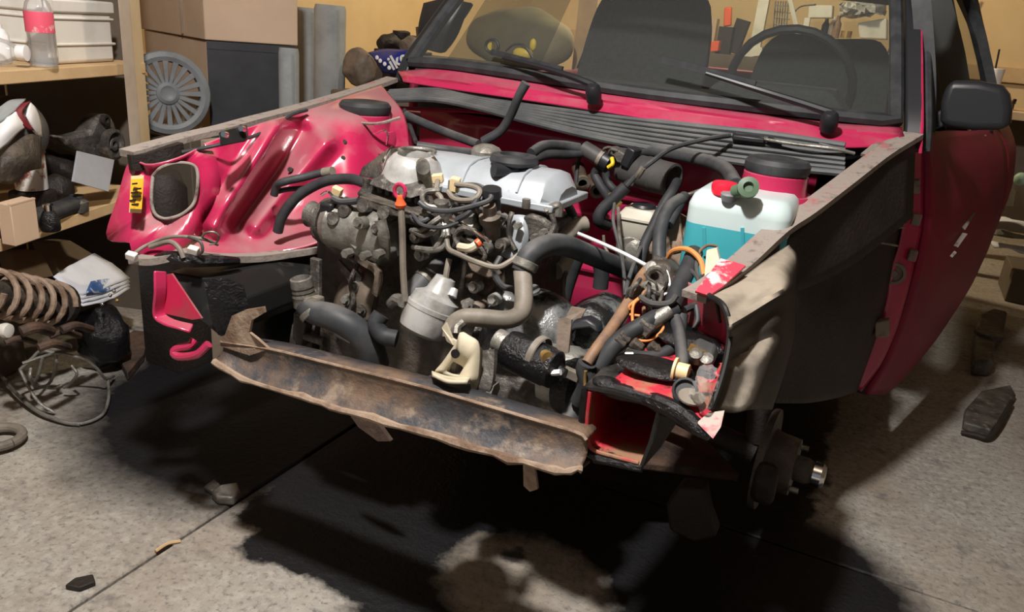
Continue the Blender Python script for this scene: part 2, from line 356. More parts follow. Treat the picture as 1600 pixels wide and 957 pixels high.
# headlamp panel with its opening and yellow sticker
hp = G().holed([(203, 252, -.60), (232, 258, -.60), (282, 246, -.55), (322, 228, -.48), (342, 262, -.48), (340, 310, -.49), (322, 350, -.51), (296, 380, -.57), (250, 400, -.63), (207, 402, -.66), (203, 380, -.66), (166, 372, -.66), (184, 308, -.64)],
 [(239, 275, -.585), (252, 262, -.58), (275, 255, -.55), (296, 256, -.53), (307, 264, -.52), (309, 285, -.525), (305, 312, -.53), (296, 326, -.545), (280, 337, -.56), (258, 342, -.59), (243, 335, -.60), (237, 318, -.60), (237, 295, -.595)], 52)
hp_o = pt('headlamp_panel', hp, 'red', solid=.004)
G().tube([(239, 275, -.59), (252, 262, -.585), (275, 255, -.555), (296, 256, -.535), (307, 264, -.525), (309, 285, -.53), (305, 312, -.535), (296, 326, -.55), (280, 337, -.565), (258, 342, -.595), (243, 335, -.605), (237, 318, -.605), (237, 295, -.60), (239, 275, -.59)], .0035, 8).build('opening_lip', M['flange'], hp_o)
stk = G().prism([(206, 275, -.632), (225, 274, -.627), (221, 333, -.645), (203, 332, -.648)], (0, -.002, 0)).build('sticker', M['yel'], hp_o, label='orange yellow sticker with dark lines of print and white ends')
M['stkor'] = mat('sticker_orange', (.85, .42, .02), (.95, .55, .05), 30, rough=.5)
G().prism([(206, 280, -.637), (224.6, 279, -.632), (221.6, 327, -.649), (203.6, 326, -.652)], (0, -.002, 0)).build('sticker_print', M['stkor'], stk)
for k, (xx, yy, w_) in enumerate(((212, 286, 3), (216, 294, 5), (211, 300, 4), (215, 306, 6), (209, 312, 4), (213, 318, 5), (210, 323, 3))):
    G().prism([(xx - w_, yy, -.645 - .0004 * k), (xx + w_, yy - .6, -.645 - .0004 * k), (xx + w_, yy + 2, -.646 - .0004 * k), (xx - w_, yy + 2.6, -.646 - .0004 * k)], (0, -.004, 0)).build('print_line', M['black'], stk)
# wing flange along the top, dark sealer band and groove sealer
fl = [(197, 240, -.61), (240, 228, -.54), (300, 212, -.44), (345, 202, -.36), (392, 189, -.25), (450, 174, -.10), (520, 154, .07), (575, 137, .22), (612, 124, .34)]
rail = pt('wing_flange', G().strip(fl, [(-.018, -.008), (.022, -.006), (.022, .006), (-.018, .007)], 5), 'flange')
G().strip([(203, 255, -.615), (235, 250, -.575), (262, 241, -.545), (284, 234, -.51)], [(-.008, -.016), (.008, -.016), (.008, .016), (-.008, .016)], 4).build('flange_dark_band', M['under'], rail).name = 'flange_sealer_band'  # dark sealer band under the front of the flange
pt('groove_sealer', G().tube([(285, 238, -.52), (340, 227, -.475), (390, 215, -.385), (425, 200, -.30), (455, 180, -.225), (480, 172, -.17)], .004, 8), 'rubber')
bpl = pt('bracket_plate', G().prism([(346, 205, -.50), (386, 194, -.43), (389, 214, -.44), (388, 219, -.445), (349, 226, -.515)], (.012, -.02, 0)), 'black', bev=.002)
for q in ((354, 211, -.53), (381, 202, -.465)): G().cyl(V(q), V(q) + Vector((.004, -.012, .003)), .006, n=10).build('bolt', M['chrome'], bpl)
# strut towers
for sx, mm in ((-1, 'redclean'), (1, 'redclean')):
    c = Vector((.535 * sx, .0, .86)) if sx < 0 else Vector((.505, .03, .86))
    low = [(.14, -.26), (.115, -.1)] if sx < 0 else [(.09, -.05)]
    g = G().lathe(c, (0, 0, 1), low + [(.09, -.005), (.085, .012), (.08, .018), (.072, .018), (.068, .03), (.066, .055), (.058, .06), (.0, .06)], 40)
    t = pt('strut_tower', g, mm)
    if sx < 0: G().tube([(530, 176, -.02), (555, 190, -.06), (590, 193, -.08), (625, 184, -.04)], .004, 6).build('seam', M['flange'], t)
    G().lathe(c + Vector((0, 0, .058)), (0, 0, 1), [(.0, 0), (.063, 0), (.067, .006), (.067, .020), (.060, .029), (.045, .031), (.03, .026), (.0, .026)], 32).build('strut_cap', M['rubber'], t, label='black rubber strut cap')
# firewall with its ribs, rain tray, scuttle
FY = .40
fw = pt('firewall', G().rings([[Vector((x, FY + .04 * abs(sin(x * 9)) * 0, z)) for x in (-.62, -.4, -.2, 0, .2, .4, .56)] for z in (.30, .45, .60, .75, .86, .90)], closed=False), 'redclean', solid=.004)
for zz in (.50, .58, .66, .73): G().tube([Vector((-.62, FY - .004, zz)), Vector((0, FY - .01, zz + .01)), Vector((.6, FY - .004, zz))], .012, 10).build('pressed_rib', M['redclean'], fw)
pt('plenum_back', G().bbox(-.69, .69, .49, .495, .80, 1.0), 'black')
pt('plenum_floor', G().bbox(-.69, .69, FY, .49, .88, .885), 'reddark')
pt('plenum_lip', G().tube([(588, 165, .32), (640, 170, .34), (690, 172, .35), (740, 174, .35), (790, 180, .35), (845, 190, .35)], .006, 8), 'redclean')
# windscreen frame: scuttle panel
scu = sheet([
 [(622, 112, .40), (628, 122, .36), (630, 128, .34)],
 [(700, 108, .40), (702, 126, .34), (706, 140, .32)],
 [(800, 124, .37), (800, 143, .32), (803, 154, .30)],
 [(930, 143, .35), (930, 162, .31), (935, 174, .29)],
 [(1060, 162, .34), (1060, 181, .30), (1062, 195, .28)],
 [(1200, 180, .36), (1200, 201, .31), (1205, 215, .29)],
 [(1300, 193, .38), (1305, 214, .33), (1315, 231, .31)],
 [(1408, 200, .43), (1412, 212, .40), (1418, 226, .38)]], 6, 5, bumps=[((640, 118), (1400, 212), 3, .012)])
scu_o = pt('scuttle_panel', scu, 'redclean', solid=.004)
pt('corner_bracket', G().prism([(1345, 240, .30), (1362, 226, .32), (1425, 207, .42), (1436, 213, .43), (1430, 222, .42), (1395, 228, .36), (1370, 245, .29)], (0, .004, -.006)), 'flange')
# ribbed rubber cover over the plenum
P0 = [(545, 150, .28), (600, 152, .31), (680, 151, .33), (750, 163, .33), (840, 183, .31), (950, 203, .30), (1080, 222, .28), (1200, 237, .27), (1320, 252, .26)]
def rib(i, n, x0=0):
    out = []
    for k, (x, y_, yy) in enumerate(P0):
        sp = (5, 6, 7.5, 9, 13, 19, 23, 25, 22)[k]; out.append((x, y_ + sp * (i - n / 2) / n * 2, yy - .05 * i / n))
    return out
cv = pt('plenum_cover', G().grid([rib(i, 6) for i in range(7)], 3), 'seal', solid=.006, label='black ribbed rubber plenum cover')
for i in range(7):
    G().tube([V(p) + Vector((0, -.004, .004)) for p in rib(i, 6)], .0055 if i not in (0, 6) else .008, 8, 4).build('rib', M['seal'], cv)
G().tube([(1150, 210, .26), (1240, 225, .22), (1300, 232, .22), (1335, 240, .24)], .004, 8).build('edge_trim', M['castl'], cv)
for a in ((1145, 207, .25, 1195, 217), (1200, 212, .26, 1222, 224), (1278, 218, .27, 1308, 228)):
    G().prism([(a[0], a[1], a[2]), (a[3], a[1] + 6, a[2]), (a[3], a[4], a[2] - .02), (a[0], a[4] - 6, a[2] - .02)], (0, 0, -.012)).build('clip', M['plastic'], cv, bev=.003)
# windscreen and rubber seal
WS_B = [(642, 97, .42), (720, 103, .39), (850, 122, .36), (1000, 145, .345), (1150, 163, .35), (1300, 180, .39), (1400, 190, .43)]
top_l, top_r = Vector((-.585, .92, 1.475)), Vector((.585, .92, 1.475))
def ws(t, s): # t across, s up
    b = spline([V(p) for p in WS_B], 8); i = t * (len(b) - 1); k = min(int(i), len(b) - 2); bb = b[k].lerp(b[k + 1], i - k)
    tt = top_l.lerp(top_r, t) + Vector((0, -.06 * (1 - (2 * t - 1) ** 2), 0)); v = bb.lerp(tt, s); v += Vector((0, -.012, .018)) * sin(pi * s); return v
gl = G().rings([[ws(i / 24, j / 8) for i in range(25)] for j in range(9)], closed=False)
pt('windscreen', gl, 'glass', label='dusty windscreen glass')
ring = [ws(i / 24, 0) for i in range(25)] + [ws(1, j / 8) for j in range(1, 9)] + [ws(1 - i / 24, 1) for i in range(1, 25)] + [ws(0, 1 - j / 8) for j in range(1, 8)]
pt('windscreen_seal', G().tube(ring + [ring[0]], .017, 8, 0), 'rubber')
for sx in (0, 1):
    q = [ws(sx, j / 8) + Vector(((.040 if sx else -.020), .02, -.005)) for j in range(9)]
    q = [q[0] + Vector((.01 if sx else -.01, -.02, -.06))] + q
    pt('windscreen_pillar', G().strip(q, [(-.018, -.02), (.018, -.02), (.018, .02), (-.018, .02)], 2, up=(1, 0, 0)), 'plastic', bev=.006)
    if sx: pt('pillar_edge', G().tube([p + Vector((.018, -.02, 0)) for p in q], .004, 6, 2), 'redclean')
    q2 = [p + Vector(((.03 if sx else -.012), .035, 0)) for p in q]
    pt('pillar_seal', G().tube(q2, .012, 8, 2), 'rubber')
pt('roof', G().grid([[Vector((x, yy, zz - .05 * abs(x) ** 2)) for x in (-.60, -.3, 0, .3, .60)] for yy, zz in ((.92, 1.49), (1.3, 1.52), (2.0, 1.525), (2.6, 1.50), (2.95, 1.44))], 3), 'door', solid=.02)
# wipers
for n_, A in enumerate((([(932, 141, .29), (900, 128, .30), (850, 112, .33), (790, 97, .365)], [(770, 88, .39), (800, 96, .375), (840, 106, .355), (880, 116, .34)]),
          ([(1298, 184, .33), (1250, 168, .325), (1180, 146, .315), (1105, 122, .32)], [(1035, 101, .325), (1080, 112, .32), (1130, 126, .315), (1180, 140, .31)]))):
    wp = pt('wiper', G().tube([V(p) + Vector((0, -.02, .012)) for p in A[0]], [.010, .009, .007, .005], 8), 'plastic')
    G().strip([V(p) + Vector((0, -.008, .012)) for p in A[1]], [(-.004, -.008), (.004, -.008), (.004, .008), (-.004, .008)], 3).build('wiper_blade', M['rubber'], wp)
    c = V(A[0][0]) + Vector((0, -.02, .012)); G().lathe(c + Vector((0, 0, -.02)), (0, -.5, .85), [(.02, -.02), (.021, .0), (.019, .018), (.012, .026), (0, .026)], 18).build('pivot_cap', M['plastic'], wp)
# left wing edge (picture right): flange, torn corner, wheel arch
rl = [(1432, 212, .42), (1380, 244, .28), (1320, 290, .10), (1262, 334, -.05), (1220, 362, -.15), (1165, 412, -.28), (1120, 447, -.40), (1090, 466, -.46)]
lf = pt('wing_flange', G().strip(rl, [(-.016, -.006), (.030, -.006), (.030, .006), (-.016, .006)], 5), 'flange')
for q in ((1232, 355, -.12), (1130, 446, -.38)): G().lathe(V(q) + Vector((-.01, 0, .004)), (0, 0, 1), [(.012, 0), (.012, .006), (.004, .006)], 6).build('clip_nut', M['castl'], lf)
pt('torn_corner', G().prism([(1086, 455, -.47), (1098, 440, -.44), (1126, 404, -.33), (1150, 410, -.34), (1165, 415, -.34), (1130, 447, -.42), (1108, 462, -.48)], (0, .003, -.004)), mat('scraped_red', (.75, .70, .66), (.68, .06, .10), 16, .5, .56, .5))
pt('inner_wing', sheet([[(1430, 218, .41), (1428, 260, .40), (1425, 340, .40)], [(1320, 292, .10), (1322, 330, .10), (1322, 420, .10)], [(1222, 364, -.15), (1215, 400, -.15), (1210, 470, -.15)], [(1112, 455, -.41), (1118, 470, -.42), (1125, 505, -.43)]], 6, 5), 'under', solid=.004)
arch = sheet([
 [(1108, 464, -.47), (1128, 478, -.50), (1139, 510, -.52), (1136, 545, -.55), (1126, 590, -.59), (1110, 638, -.63)],
 [(1150, 442, -.36), (1166, 458, -.40), (1172, 490, -.44), (1170, 530, -.48), (1160, 580, -.53), (1142, 645, -.60)],
 [(1196, 408, -.24), (1212, 425, -.30), (1220, 460, -.36), (1215, 510, -.42), (1200, 570, -.48), (1175, 640, -.56)],
 [(1232, 384, -.16), (1246, 405, -.18), (1240, 450, -.22), (1240, 520, -.25), (1225, 580, -.30), (1205, 640, -.36)]], 7, 7,
 bumps=[((1140, 512), (1225, 452), 13, .045), ((1145, 560), (1212, 520), 12, -.02)])
ar_o = pt('wheel_arch_front', arch, 'beigearch', solid=.004)
pt('wheel_arch', sheet([
 [(1228, 372, -.14), (1238, 420, -.10), (1238, 500, -.08), (1222, 570, -.08), (1205, 630, -.1)],
 [(1290, 322, .02), (1296, 400, .1), (1290, 500, .1), (1275, 580, .1), (1260, 630, .05)],
 [(1352, 274, .18), (1356, 360, .3), (1350, 480, .34), (1328, 560, .34), (1306, 622, .3)],
 [(1420, 224, .40), (1411, 330, .57), (1394, 430, .595), (1372, 525, .61), (1338, 612, .59)]], 6, 6, bumps=[((1300, 380), (1390, 330), 10, .02), ((1310, 470), (1320, 560), 14, .03)]), 'under', solid=.004)
pt('arch_edge', G().tube([(1108, 462, -.48), (1130, 478, -.51), (1140, 512, -.53), (1137, 550, -.56), (1126, 595, -.60), (1110, 640, -.64)], .005, 8), 'black')
for a in ([(1353, 353, .3), (1392, 348, .42)], [(1352, 371, .32), (1382, 377, .45)]): pt('brake_pipe', G().tube([V(p) + Vector((.03, -.03, 0)) for p in a], .003, 6), 'castl')
# hinge pillar and door (driver's side)
hpil = sheet([
 [(1426, 232, .56), (1414, 300, .56), (1410, 350, .57), (1402, 390, .57), (1388, 430, .57), (1384, 470, .58), (1370, 520, .58), (1352, 565, .58), (1330, 600, .58)],
 [(1442, 225, .62), (1441, 300, .61), (1440, 350, .61), (1432, 390, .61), (1424, 430, .61), (1412, 475, .61), (1398, 520, .61), (1375, 570, .61), (1345, 612, .61)]], 4, 4)
hp2 = pt('hinge_pillar', hpil, 'redclean', solid=.006)
for (a, b, c, d) in ((1412, 278, 1438, 300), (1368, 495, 1390, 522)):
    G().prism([(a, b + 4, .55), (c, b, .57), (c, d, .57), (a, d, .55)], (0, -.035, 0)).build('hinge', M['flange'], hp2, bev=.004)
for q in ((1432, 342, .60), (1426, 398, .60)): G().box(V(q) + Vector((0, -.012, 0)), (.022, .016, .03)).build('hinge_bolt', M['flange'], hp2, bev=.003)
G().lathe((1397, 428, .575), (0, -1, 0), [(.03, -.01), (.03, .004), (.022, .004), (.02, -.002), (.01, -.002), (.009, .004), (0, .004)], 24).build('grommet', M['flange'], hp2)
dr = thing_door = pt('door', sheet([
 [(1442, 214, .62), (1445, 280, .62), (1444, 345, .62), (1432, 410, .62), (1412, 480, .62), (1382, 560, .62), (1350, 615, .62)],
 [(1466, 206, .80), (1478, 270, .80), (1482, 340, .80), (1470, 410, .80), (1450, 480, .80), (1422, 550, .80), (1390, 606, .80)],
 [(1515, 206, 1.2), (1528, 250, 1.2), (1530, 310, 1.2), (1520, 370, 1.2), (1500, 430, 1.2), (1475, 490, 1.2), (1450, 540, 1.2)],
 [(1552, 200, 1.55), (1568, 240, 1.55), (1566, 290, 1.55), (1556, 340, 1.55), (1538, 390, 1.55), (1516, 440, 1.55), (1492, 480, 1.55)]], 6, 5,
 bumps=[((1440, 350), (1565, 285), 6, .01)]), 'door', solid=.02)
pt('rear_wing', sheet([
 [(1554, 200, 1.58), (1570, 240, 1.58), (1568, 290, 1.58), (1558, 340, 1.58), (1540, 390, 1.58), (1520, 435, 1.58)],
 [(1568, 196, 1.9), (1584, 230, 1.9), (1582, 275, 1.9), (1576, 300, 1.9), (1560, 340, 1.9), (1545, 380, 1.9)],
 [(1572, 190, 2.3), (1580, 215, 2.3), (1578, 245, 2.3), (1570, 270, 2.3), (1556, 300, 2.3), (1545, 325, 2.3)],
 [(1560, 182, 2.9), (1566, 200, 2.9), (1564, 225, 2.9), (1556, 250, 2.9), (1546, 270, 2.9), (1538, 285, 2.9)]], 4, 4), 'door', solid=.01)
dh = G().strip([(1512, 222, 1.30), (1528, 214, 1.38), (1545, 208, 1.46)], [(-.014, -.014), (.014, -.014), (.014, .014), (-.014, .014)], 3).build('door_handle', M['plastic'], dr, bev=.004)
G().tube([(1525, 216, 1.28), (1536, 213, 1.33), (1540, 211, 1.38)], .005, 8).build('handle_insert', M['chrome'], dh, label='chrome handle insert')
for a in ([(1486, 382, .82), (1500, 362, .93), (1506, 363, .93), (1491, 384, .83)], [(1497, 352, .95), (1516, 330, 1.1), (1519, 331, 1.1), (1502, 357, .95)], [(1480, 398, .79), (1487, 390, .81), (1489, 392, .81), (1482, 400, .79)], [(1504, 345, 1.0), (1509, 336, 1.05), (1511, 341, 1.05), (1506, 349, 1.0)]): pt('scrape', G().prism([P(*q) + Vector((.006, -.014, 0)) for q in a], (.003, -.003, 0)), 'flange')
# window frame, glass, mirror
wf = [(1446, 208, .63), (1447, 120, .64), (1440, 20, .66), (1434, -40, .70), (1440, -90, .85), (1480, -60, 1.2), (1512, 0, 1.5), (1530, 60, 1.56), (1545, 130, 1.58), (1555, 196, 1.58)]
dw = pt('door_window_frame', G().strip([V(p) for p in wf], [(-.02, -.022), (.02, -.022), (.02, .022), (-.02, .022)], 4, up=(1, 0, 0)), 'rubber')
G().rings([[V(p) for p in ((1447, 200, .66), (1448, 120, .68), (1442, 20, .70), (1440, -60, .85))], [V(p) for p in ((1552, 196, 1.55), (1542, 130, 1.54), (1526, 60, 1.52), (1480, -60, 1.2))]], closed=False).build('door_glass', M['glassside'], dw)
mi = pt('door_mirror', G().prism([(1478, 132, .58), (1490, 126, .58), (1530, 127, .58), (1566, 134, .58), (1577, 148, .58), (1581, 170, .58), (1579, 194, .58), (1570, 204, .58), (1520, 204, .58), (1476, 199, .58), (1468, 190, .58), (1469, 160, .58)], (.012, .10, 0)), 'plastic', bev=.022, seg=4)
G().prism([(1446, 180, .66), (1475, 172, .64), (1475, 198, .64), (1446, 208, .66)], (0, .03, 0)).build('mirror_foot', M['rubber'], mi, bev=.006)
# far side panels, hatch, cabin
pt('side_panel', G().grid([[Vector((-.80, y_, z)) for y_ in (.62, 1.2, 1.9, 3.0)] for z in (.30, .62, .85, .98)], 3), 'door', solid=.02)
pt('middle_pillar', G().strip([Vector((-.77, 2.12, .98)), Vector((-.70, 2.16, 1.25)), Vector((-.61, 2.2, 1.49))], [(-.05, -.015), (.05, -.015), (.05, .015), (-.05, .015)], 3, up=(1, 0, 0)), 'plastic')
pt('middle_pillar', G().strip([P(1508, 200, 1.62), P(1492, 90, 1.64), P(1468, 0, 1.66), P(1448, -70, 1.68)], [(-.05, -.06), (.05, -.06), (.05, .03), (-.05, .03)], 3, up=(1, 0, 0)), 'plastic')
pt('window_dark_sheet', G().grid([[P(1450, 205, 2.2), P(1480, 205, 2.2), P(1508, 205, 2.1)], [P(1448, 90, 2.2), P(1476, 90, 2.2), P(1502, 90, 2.1)], [P(1440, -30, 2.2), P(1462, -30, 2.2), P(1480, -30, 2.1)]], 3), 'blackcloth', solid=.02)  # dark sheet added to blacken the view through the door window
for sx in (-1, 1):
    pt('rear_pillar', G().prism([Vector((.74 * sx, 2.35, .98)), Vector((.74 * sx, 3.05, .98)), Vector((.60 * sx, 2.95, 1.47)), Vector((.60 * sx, 2.7, 1.49))], (-.04 * sx, 0, 0)), 'plasticg')
    pt('roof_rail', G().tube([Vector((.60 * sx, .92, 1.48)), Vector((.62 * sx, 1.7, 1.50)), Vector((.60 * sx, 2.9, 1.46))], .025, 8), 'plastic')
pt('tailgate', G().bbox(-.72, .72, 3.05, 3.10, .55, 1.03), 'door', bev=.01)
pt('rear_window', G().rings([[Vector((-.66, 3.04, 1.03)), Vector((.66, 3.04, 1.03))], [Vector((-.58, 2.93, 1.46)), Vector((.58, 2.93, 1.46))]], closed=False), 'glass')
pt('cabin_floor', G().bbox(-.76, .76, .50, 3.05, .28, .31), 'black')
pt('sill', G().bbox(.70, .80, .62, 1.7, .24, .34), 'under'); pt('sill', G().bbox(-.80, -.70, .62, 1.7, .24, .34), 'under')
da = pt('dashboard', G().rings([[Vector((x, y_, z - .02 * (x / .7) ** 2)) for x in (-.66, -.35, 0, .2, .30, .55, .66)] for y_, z in ((.50, 1.005), (.62, 1.015), (.78, 1.02), (.90, 1.0), (.92, .9), (.88, .7), (.80, .5))], closed=False), 'plasticg', solid=.02)
G().prism([Vector((.14, .76, 1.0)), Vector((.20, .76, 1.06)), Vector((.52, .76, 1.06)), Vector((.58, .76, 1.0))], (0, .2, 0)).build('instrument_hood', M['blackcloth'], da, bev=.015)
stw = pt('steering_wheel', G().tube([Vector((.37, 1.03, 1.05)) + Vector((.19 * cos(a), -.065 * sin(a), .175 * sin(a))) for a in [2 * pi * k / 24 for k in range(25)]], .014, 8, 0), 'plastic')
G().prism([Vector((.22, 1.03, 1.06)), Vector((.52, 1.03, 1.06)), Vector((.50, 1.04, 1.0)), Vector((.40, 1.06, .93)), Vector((.34, 1.06, .93)), Vector((.24, 1.04, 1.0))], (0, .03, 0)).build('spoke', M['plasticg'], stw, bev=.008)
for cx, up_, yy in ((-.27, .08, 1.42), (.40, -.045, 1.5)):
    se = pt('seat', G().grid([[Vector((cx + u * wd, yy + dy + .03 * abs(u), z + up_)) for u in (-1, -.85, 0, .85, 1)] for wd, dy, z in ((.23, -.02, .60), (.255, .03, .80), (.25, .09, 1.02), (.22, .15, 1.19), (.14, .17, 1.22))], 4), 'blackcloth', solid=.11, label='dark cloth front seat')
    if cx < 0: G().ball(Vector((cx, yy + .20, 1.42)), .13, (1.05, .35, .62)).build('headrest', M['blackcloth'], se)
    G().bbox(cx - .25, cx + .25, yy - .5, yy, .45, .60).build('seat_cushion', M['blackcloth'], se, bev=.04)
pt('rear_bench', G().bbox(-.62, .62, 2.3, 2.45, .5, 1.02), 'blackcloth', bev=.05)
mr_ = pt('door_mirror', G().grid([[(668, 8, .80), (700, 2, .78), (738, 6, .80)], [(660, 45, .78), (695, 42, .75), (715, 48, .78)], [(663, 72, .80), (685, 78, .78), (694, 70, .80)]], 5), 'plastic', solid=.04, bev=.01)
pt('door_glass', G().rings([[Vector((-.78, .75, .98)), Vector((-.78, 1.6, .98))], [Vector((-.62, 1.05, 1.47)), Vector((-.62, 1.7, 1.48))]], closed=False), 'glassside')
# ------------------------------------------------------------------ front end: chassis rails, beam, hook
def hollow(poly, depth, wall_m, in_m, name, y_off=0):
    """open-ended box rail: outline in front view, walls with thickness, hollow inside"""
    a = [V(p) for p in poly]; c = sum(a, Vector()) / len(a); b = [p + (c - p).normalized() * .006 for p in a]
    bk = Vector((0, depth, 0))
    o = pt(name, G().rings([b, a, [p + bk for p in a]], caps=(False, True)), wall_m, bev=0)
    G().rings([b, [p + bk * .6 for p in b]], caps=(False, True)).build('rail_inside', M[in_m], o, label='scorched red and rusty inside of the rail')
    return o
cr = hollow([(912, 604, -.62), (960, 612, -.63), (1032, 634, -.62), (1020, 690, -.62), (1003, 732, -.62), (955, 722, -.62), (922, 710, -.62), (910, 690, -.62)], .55, 'black', 'rustpink', 'chassis_rail')
G().tube([(914, 606, -.62), (909, 660, -.62), (910, 694, -.62), (922, 711, -.62), (955, 723, -.62), (1003, 733, -.62)], .006, 8).build('rail_lip', M['tar'], cr)
G().tube([(922, 612, -.618), (917, 660, -.618), (920, 692, -.618), (930, 705, -.618), (960, 714, -.618), (998, 724, -.618)], .0035, 8).build('bare_edge', M['rustpink'], cr, label='scraped red edge')
G().prism([(1034, 640, -.61), (1062, 652, -.56), (1032, 700, -.58), (1004, 732, -.61)], (.0, .3, 0)).build('rail_side', M['under'], cr)
pt('tar_lip', G().tube([(938, 604, -.60), (965, 612, -.61), (1000, 620, -.61), (1030, 630, -.62), (1062, 646, -.63), (1090, 668, -.65), (1108, 680, -.66)], [.012, .014, .012, .014, .016, .013, .010], 10), 'tar')
for k, (x, y_, r) in enumerate(((950, 600, .018), (985, 614, .022), (1018, 626, .018), (1045, 636, .024), (1060, 630, .016), (1075, 655, .016))):
    pt('tar_blob', G().ball((x, y_, -.6), r, (1.5, 1, .6), 12, 8), 'tar')
# left chassis rail end (picture left)
cl = pt('chassis_rail', G().prism([(262, 425, -.64), (346, 440, -.60), (372, 470, -.60), (366, 508, -.62), (345, 528, -.64), (312, 500, -.64)], (0, .5, 0)), 'black', bev=.004)
G().prism([(258, 430, -.67), (268, 428, -.66), (315, 498, -.65), (300, 500, -.66), (256, 490, -.68)], (0, .004, 0)).build('gusset', M['reddark'], cl)
G().strip([(250, 424, -.68), (250, 455, -.69), (248, 490, -.69), (262, 503, -.69), (285, 510, -.68), (300, 514, -.67)], [(-.003, -.014), (.003, -.014), (.003, .014), (-.003, .014)], 4, up=(0, 1, 0)).build('rail_lip', M['redclean'], cl, bev=.003, label='red folded lip')
G().prism([(318, 436, -.68), (345, 448, -.66), (352, 480, -.66), (341, 524, -.67), (330, 500, -.68)], (.03, .03, 0)).build('gloss_plate', M['tar'], cl)
pt('tow_hook', G().tube([(304, 531, -.66), (296, 540, -.67), (277, 545, -.68), (272, 552, -.685), (282, 558, -.685), (308, 554, -.68), (326, 538, -.67)], .0085, 10), 'redclean', label='red tow hook')
pt('inner_rail_panel', G().grid([[(345, 405, -.48), (400, 402, -.42), (470, 392, -.32), (520, 375, -.25)], [(350, 440, -.46), (405, 450, -.40), (470, 450, -.28), (520, 440, -.2)], [(352, 520, -.46), (405, 540, -.40), (470, 540, -.28), (520, 540, -.2)]], 4), 'black', solid=.01)
pt('front_ledge', G().strip([(208, 404, -.675), (240, 406, -.665), (290, 396, -.625), (340, 402, -.56), (400, 402, -.47), (460, 394, -.39), (500, 388, -.34)], [(-.014, -.008), (.014, -.008), (.014, .006), (-.014, .006)], 5), 'flange')
pt('tar_lip', G().tube([(238, 408, -.66), (262, 402, -.65), (300, 408, -.63), (345, 408, -.58), (372, 408, -.54)], [.008, .013, .014, .012, .008], 8), 'tar')
for pl, m_, r in (([(210, 402, -.68), (235, 385, -.64), (275, 372, -.62), (320, 375, -.60), (345, 384, -.56)], 'beigepipe', .0035), ([(240, 388, -.65), (270, 380, -.64), (285, 390, -.64), (292, 405, -.64)], 'beigepipe', .005),
    ([(320, 375, -.6), (326, 366, -.6), (340, 365, -.59), (347, 373, -.58), (342, 382, -.58), (332, 384, -.59)], 'castl', .002), ([(300, 372, -.62), (318, 380, -.62), (321, 395, -.62), (310, 402, -.62)], 'plasticg', .003)):
    pt('loose_wire', G().tube([V(p) + Vector((0, -.008, .004)) for p in pl], r, 8), m_)
for q in ((309, 394, -.64), (213, 403, -.69)): pt('terminal', G().box(V(q) + Vector((0, -.01, .006)), (.02, .014, .014), (.3, .2, .4)), 'white', bev=.002)
# lower front beam
bt = [(345, 536, -.68), (420, 547, -.67), (530, 574, -.67), (658, 606, -.67), (733, 628, -.67), (820, 654, -.67), (900, 678, -.66), (916, 690, -.66)]
bb_ = [(340, 562, -.69), (392, 592, -.69), (478, 616, -.69), (530, 634, -.69), (608, 656, -.69), (700, 683, -.69), (800, 713, -.69), (880, 731, -.685), (912, 728, -.67)]
def lin(L, n):
    q = spline([V(p) for p in L], 8); return [q[round(i * (len(q) - 1) / n)] for i in range(n + 1)]
T_, B_ = lin(bt, 28), lin(bb_, 28)
rows = [[p + Vector((0, .05, -.004)) for p in T_], [p + Vector((0, .012, .003)) for p in T_], T_]
for s in (.25, .5, .75): rows.append([a.lerp(b, s) + Vector((0, .012 * sin(pi * s), 0)) for a, b in zip(T_, B_)])
rows += [[b + Vector((0, -.012, 0)) for b in B_], [b + Vector((0, .03, -.008)) for b in B_]]
beam = pt('front_beam', G().rings(rows, closed=False), 'rust', solid=.004, label='rusty black lower front beam')
G().tube([p + Vector((0, -.010, random.uniform(-.002, .002))) for p in B_], [random.uniform(.004, .009) for _ in B_], 6, 0).build('flange_edge', M['rusty'], beam, label='pale rusty edge')
G().tube([p + Vector((0, .0, .002)) for p in T_], .003, 6, 0).build('top_edge', M['rusty'], beam)
G().prism([(340, 540, -.68), (352, 522, -.68), (362, 494, -.68), (382, 485, -.68), (411, 480, -.67), (413, 489, -.67), (393, 501, -.68), (389, 520, -.68), (402, 530, -.68), (420, 546, -.67), (390, 556, -.68)], (0, .006, 0)).build('end_bracket', M['rusty'], beam, label='pale upright end bracket')
G().prism([(817, 718, -.67), (834, 722, -.67), (840, 765, -.66), (828, 769, -.66), (818, 760, -.66)], (0, .006, 0)).build('hanging_tab', M['rusty'], beam)
G().prism([(540, 640, -.5), (585, 655, -.5), (610, 690, -.5), (590, 690, -.5), (560, 668, -.5)], (0, .01, 0)).build('lower_tab', M['rust2'], beam)
# corner floor of the left inner wing (picture right)
fp = pt('corner_floor', G().grid([[(950, 602, -.60), (1010, 616, -.62), (1060, 640, -.63), (1114, 672, -.66)], [(985, 572, -.55), (1040, 590, -.56), (1085, 615, -.58), (1118, 634, -.60)], [(1010, 545, -.46), (1060, 556, -.46), (1100, 575, -.48), (1130, 590, -.5)], [(1030, 520, -.36), (1075, 520, -.36), (1110, 530, -.38), (1136, 545, -.4)]], 5), 'rustpink', solid=.004, label='red paint scorched and scraped')
pt('corner_side', G().grid([[(1040, 500, -.30), (1045, 470, -.30), (1050, 430, -.28)], [(1090, 515, -.36), (1092, 480, -.36), (1095, 450, -.36)], [(1134, 548, -.44), (1136, 515, -.44), (1130, 470, -.43)]], 5), 'reddark', solid=.004)
pt('fold_seam', G().tube([(1058, 518, -.40), (1090, 530, -.42), (1134, 548, -.45)], .008, 8), 'redclean')
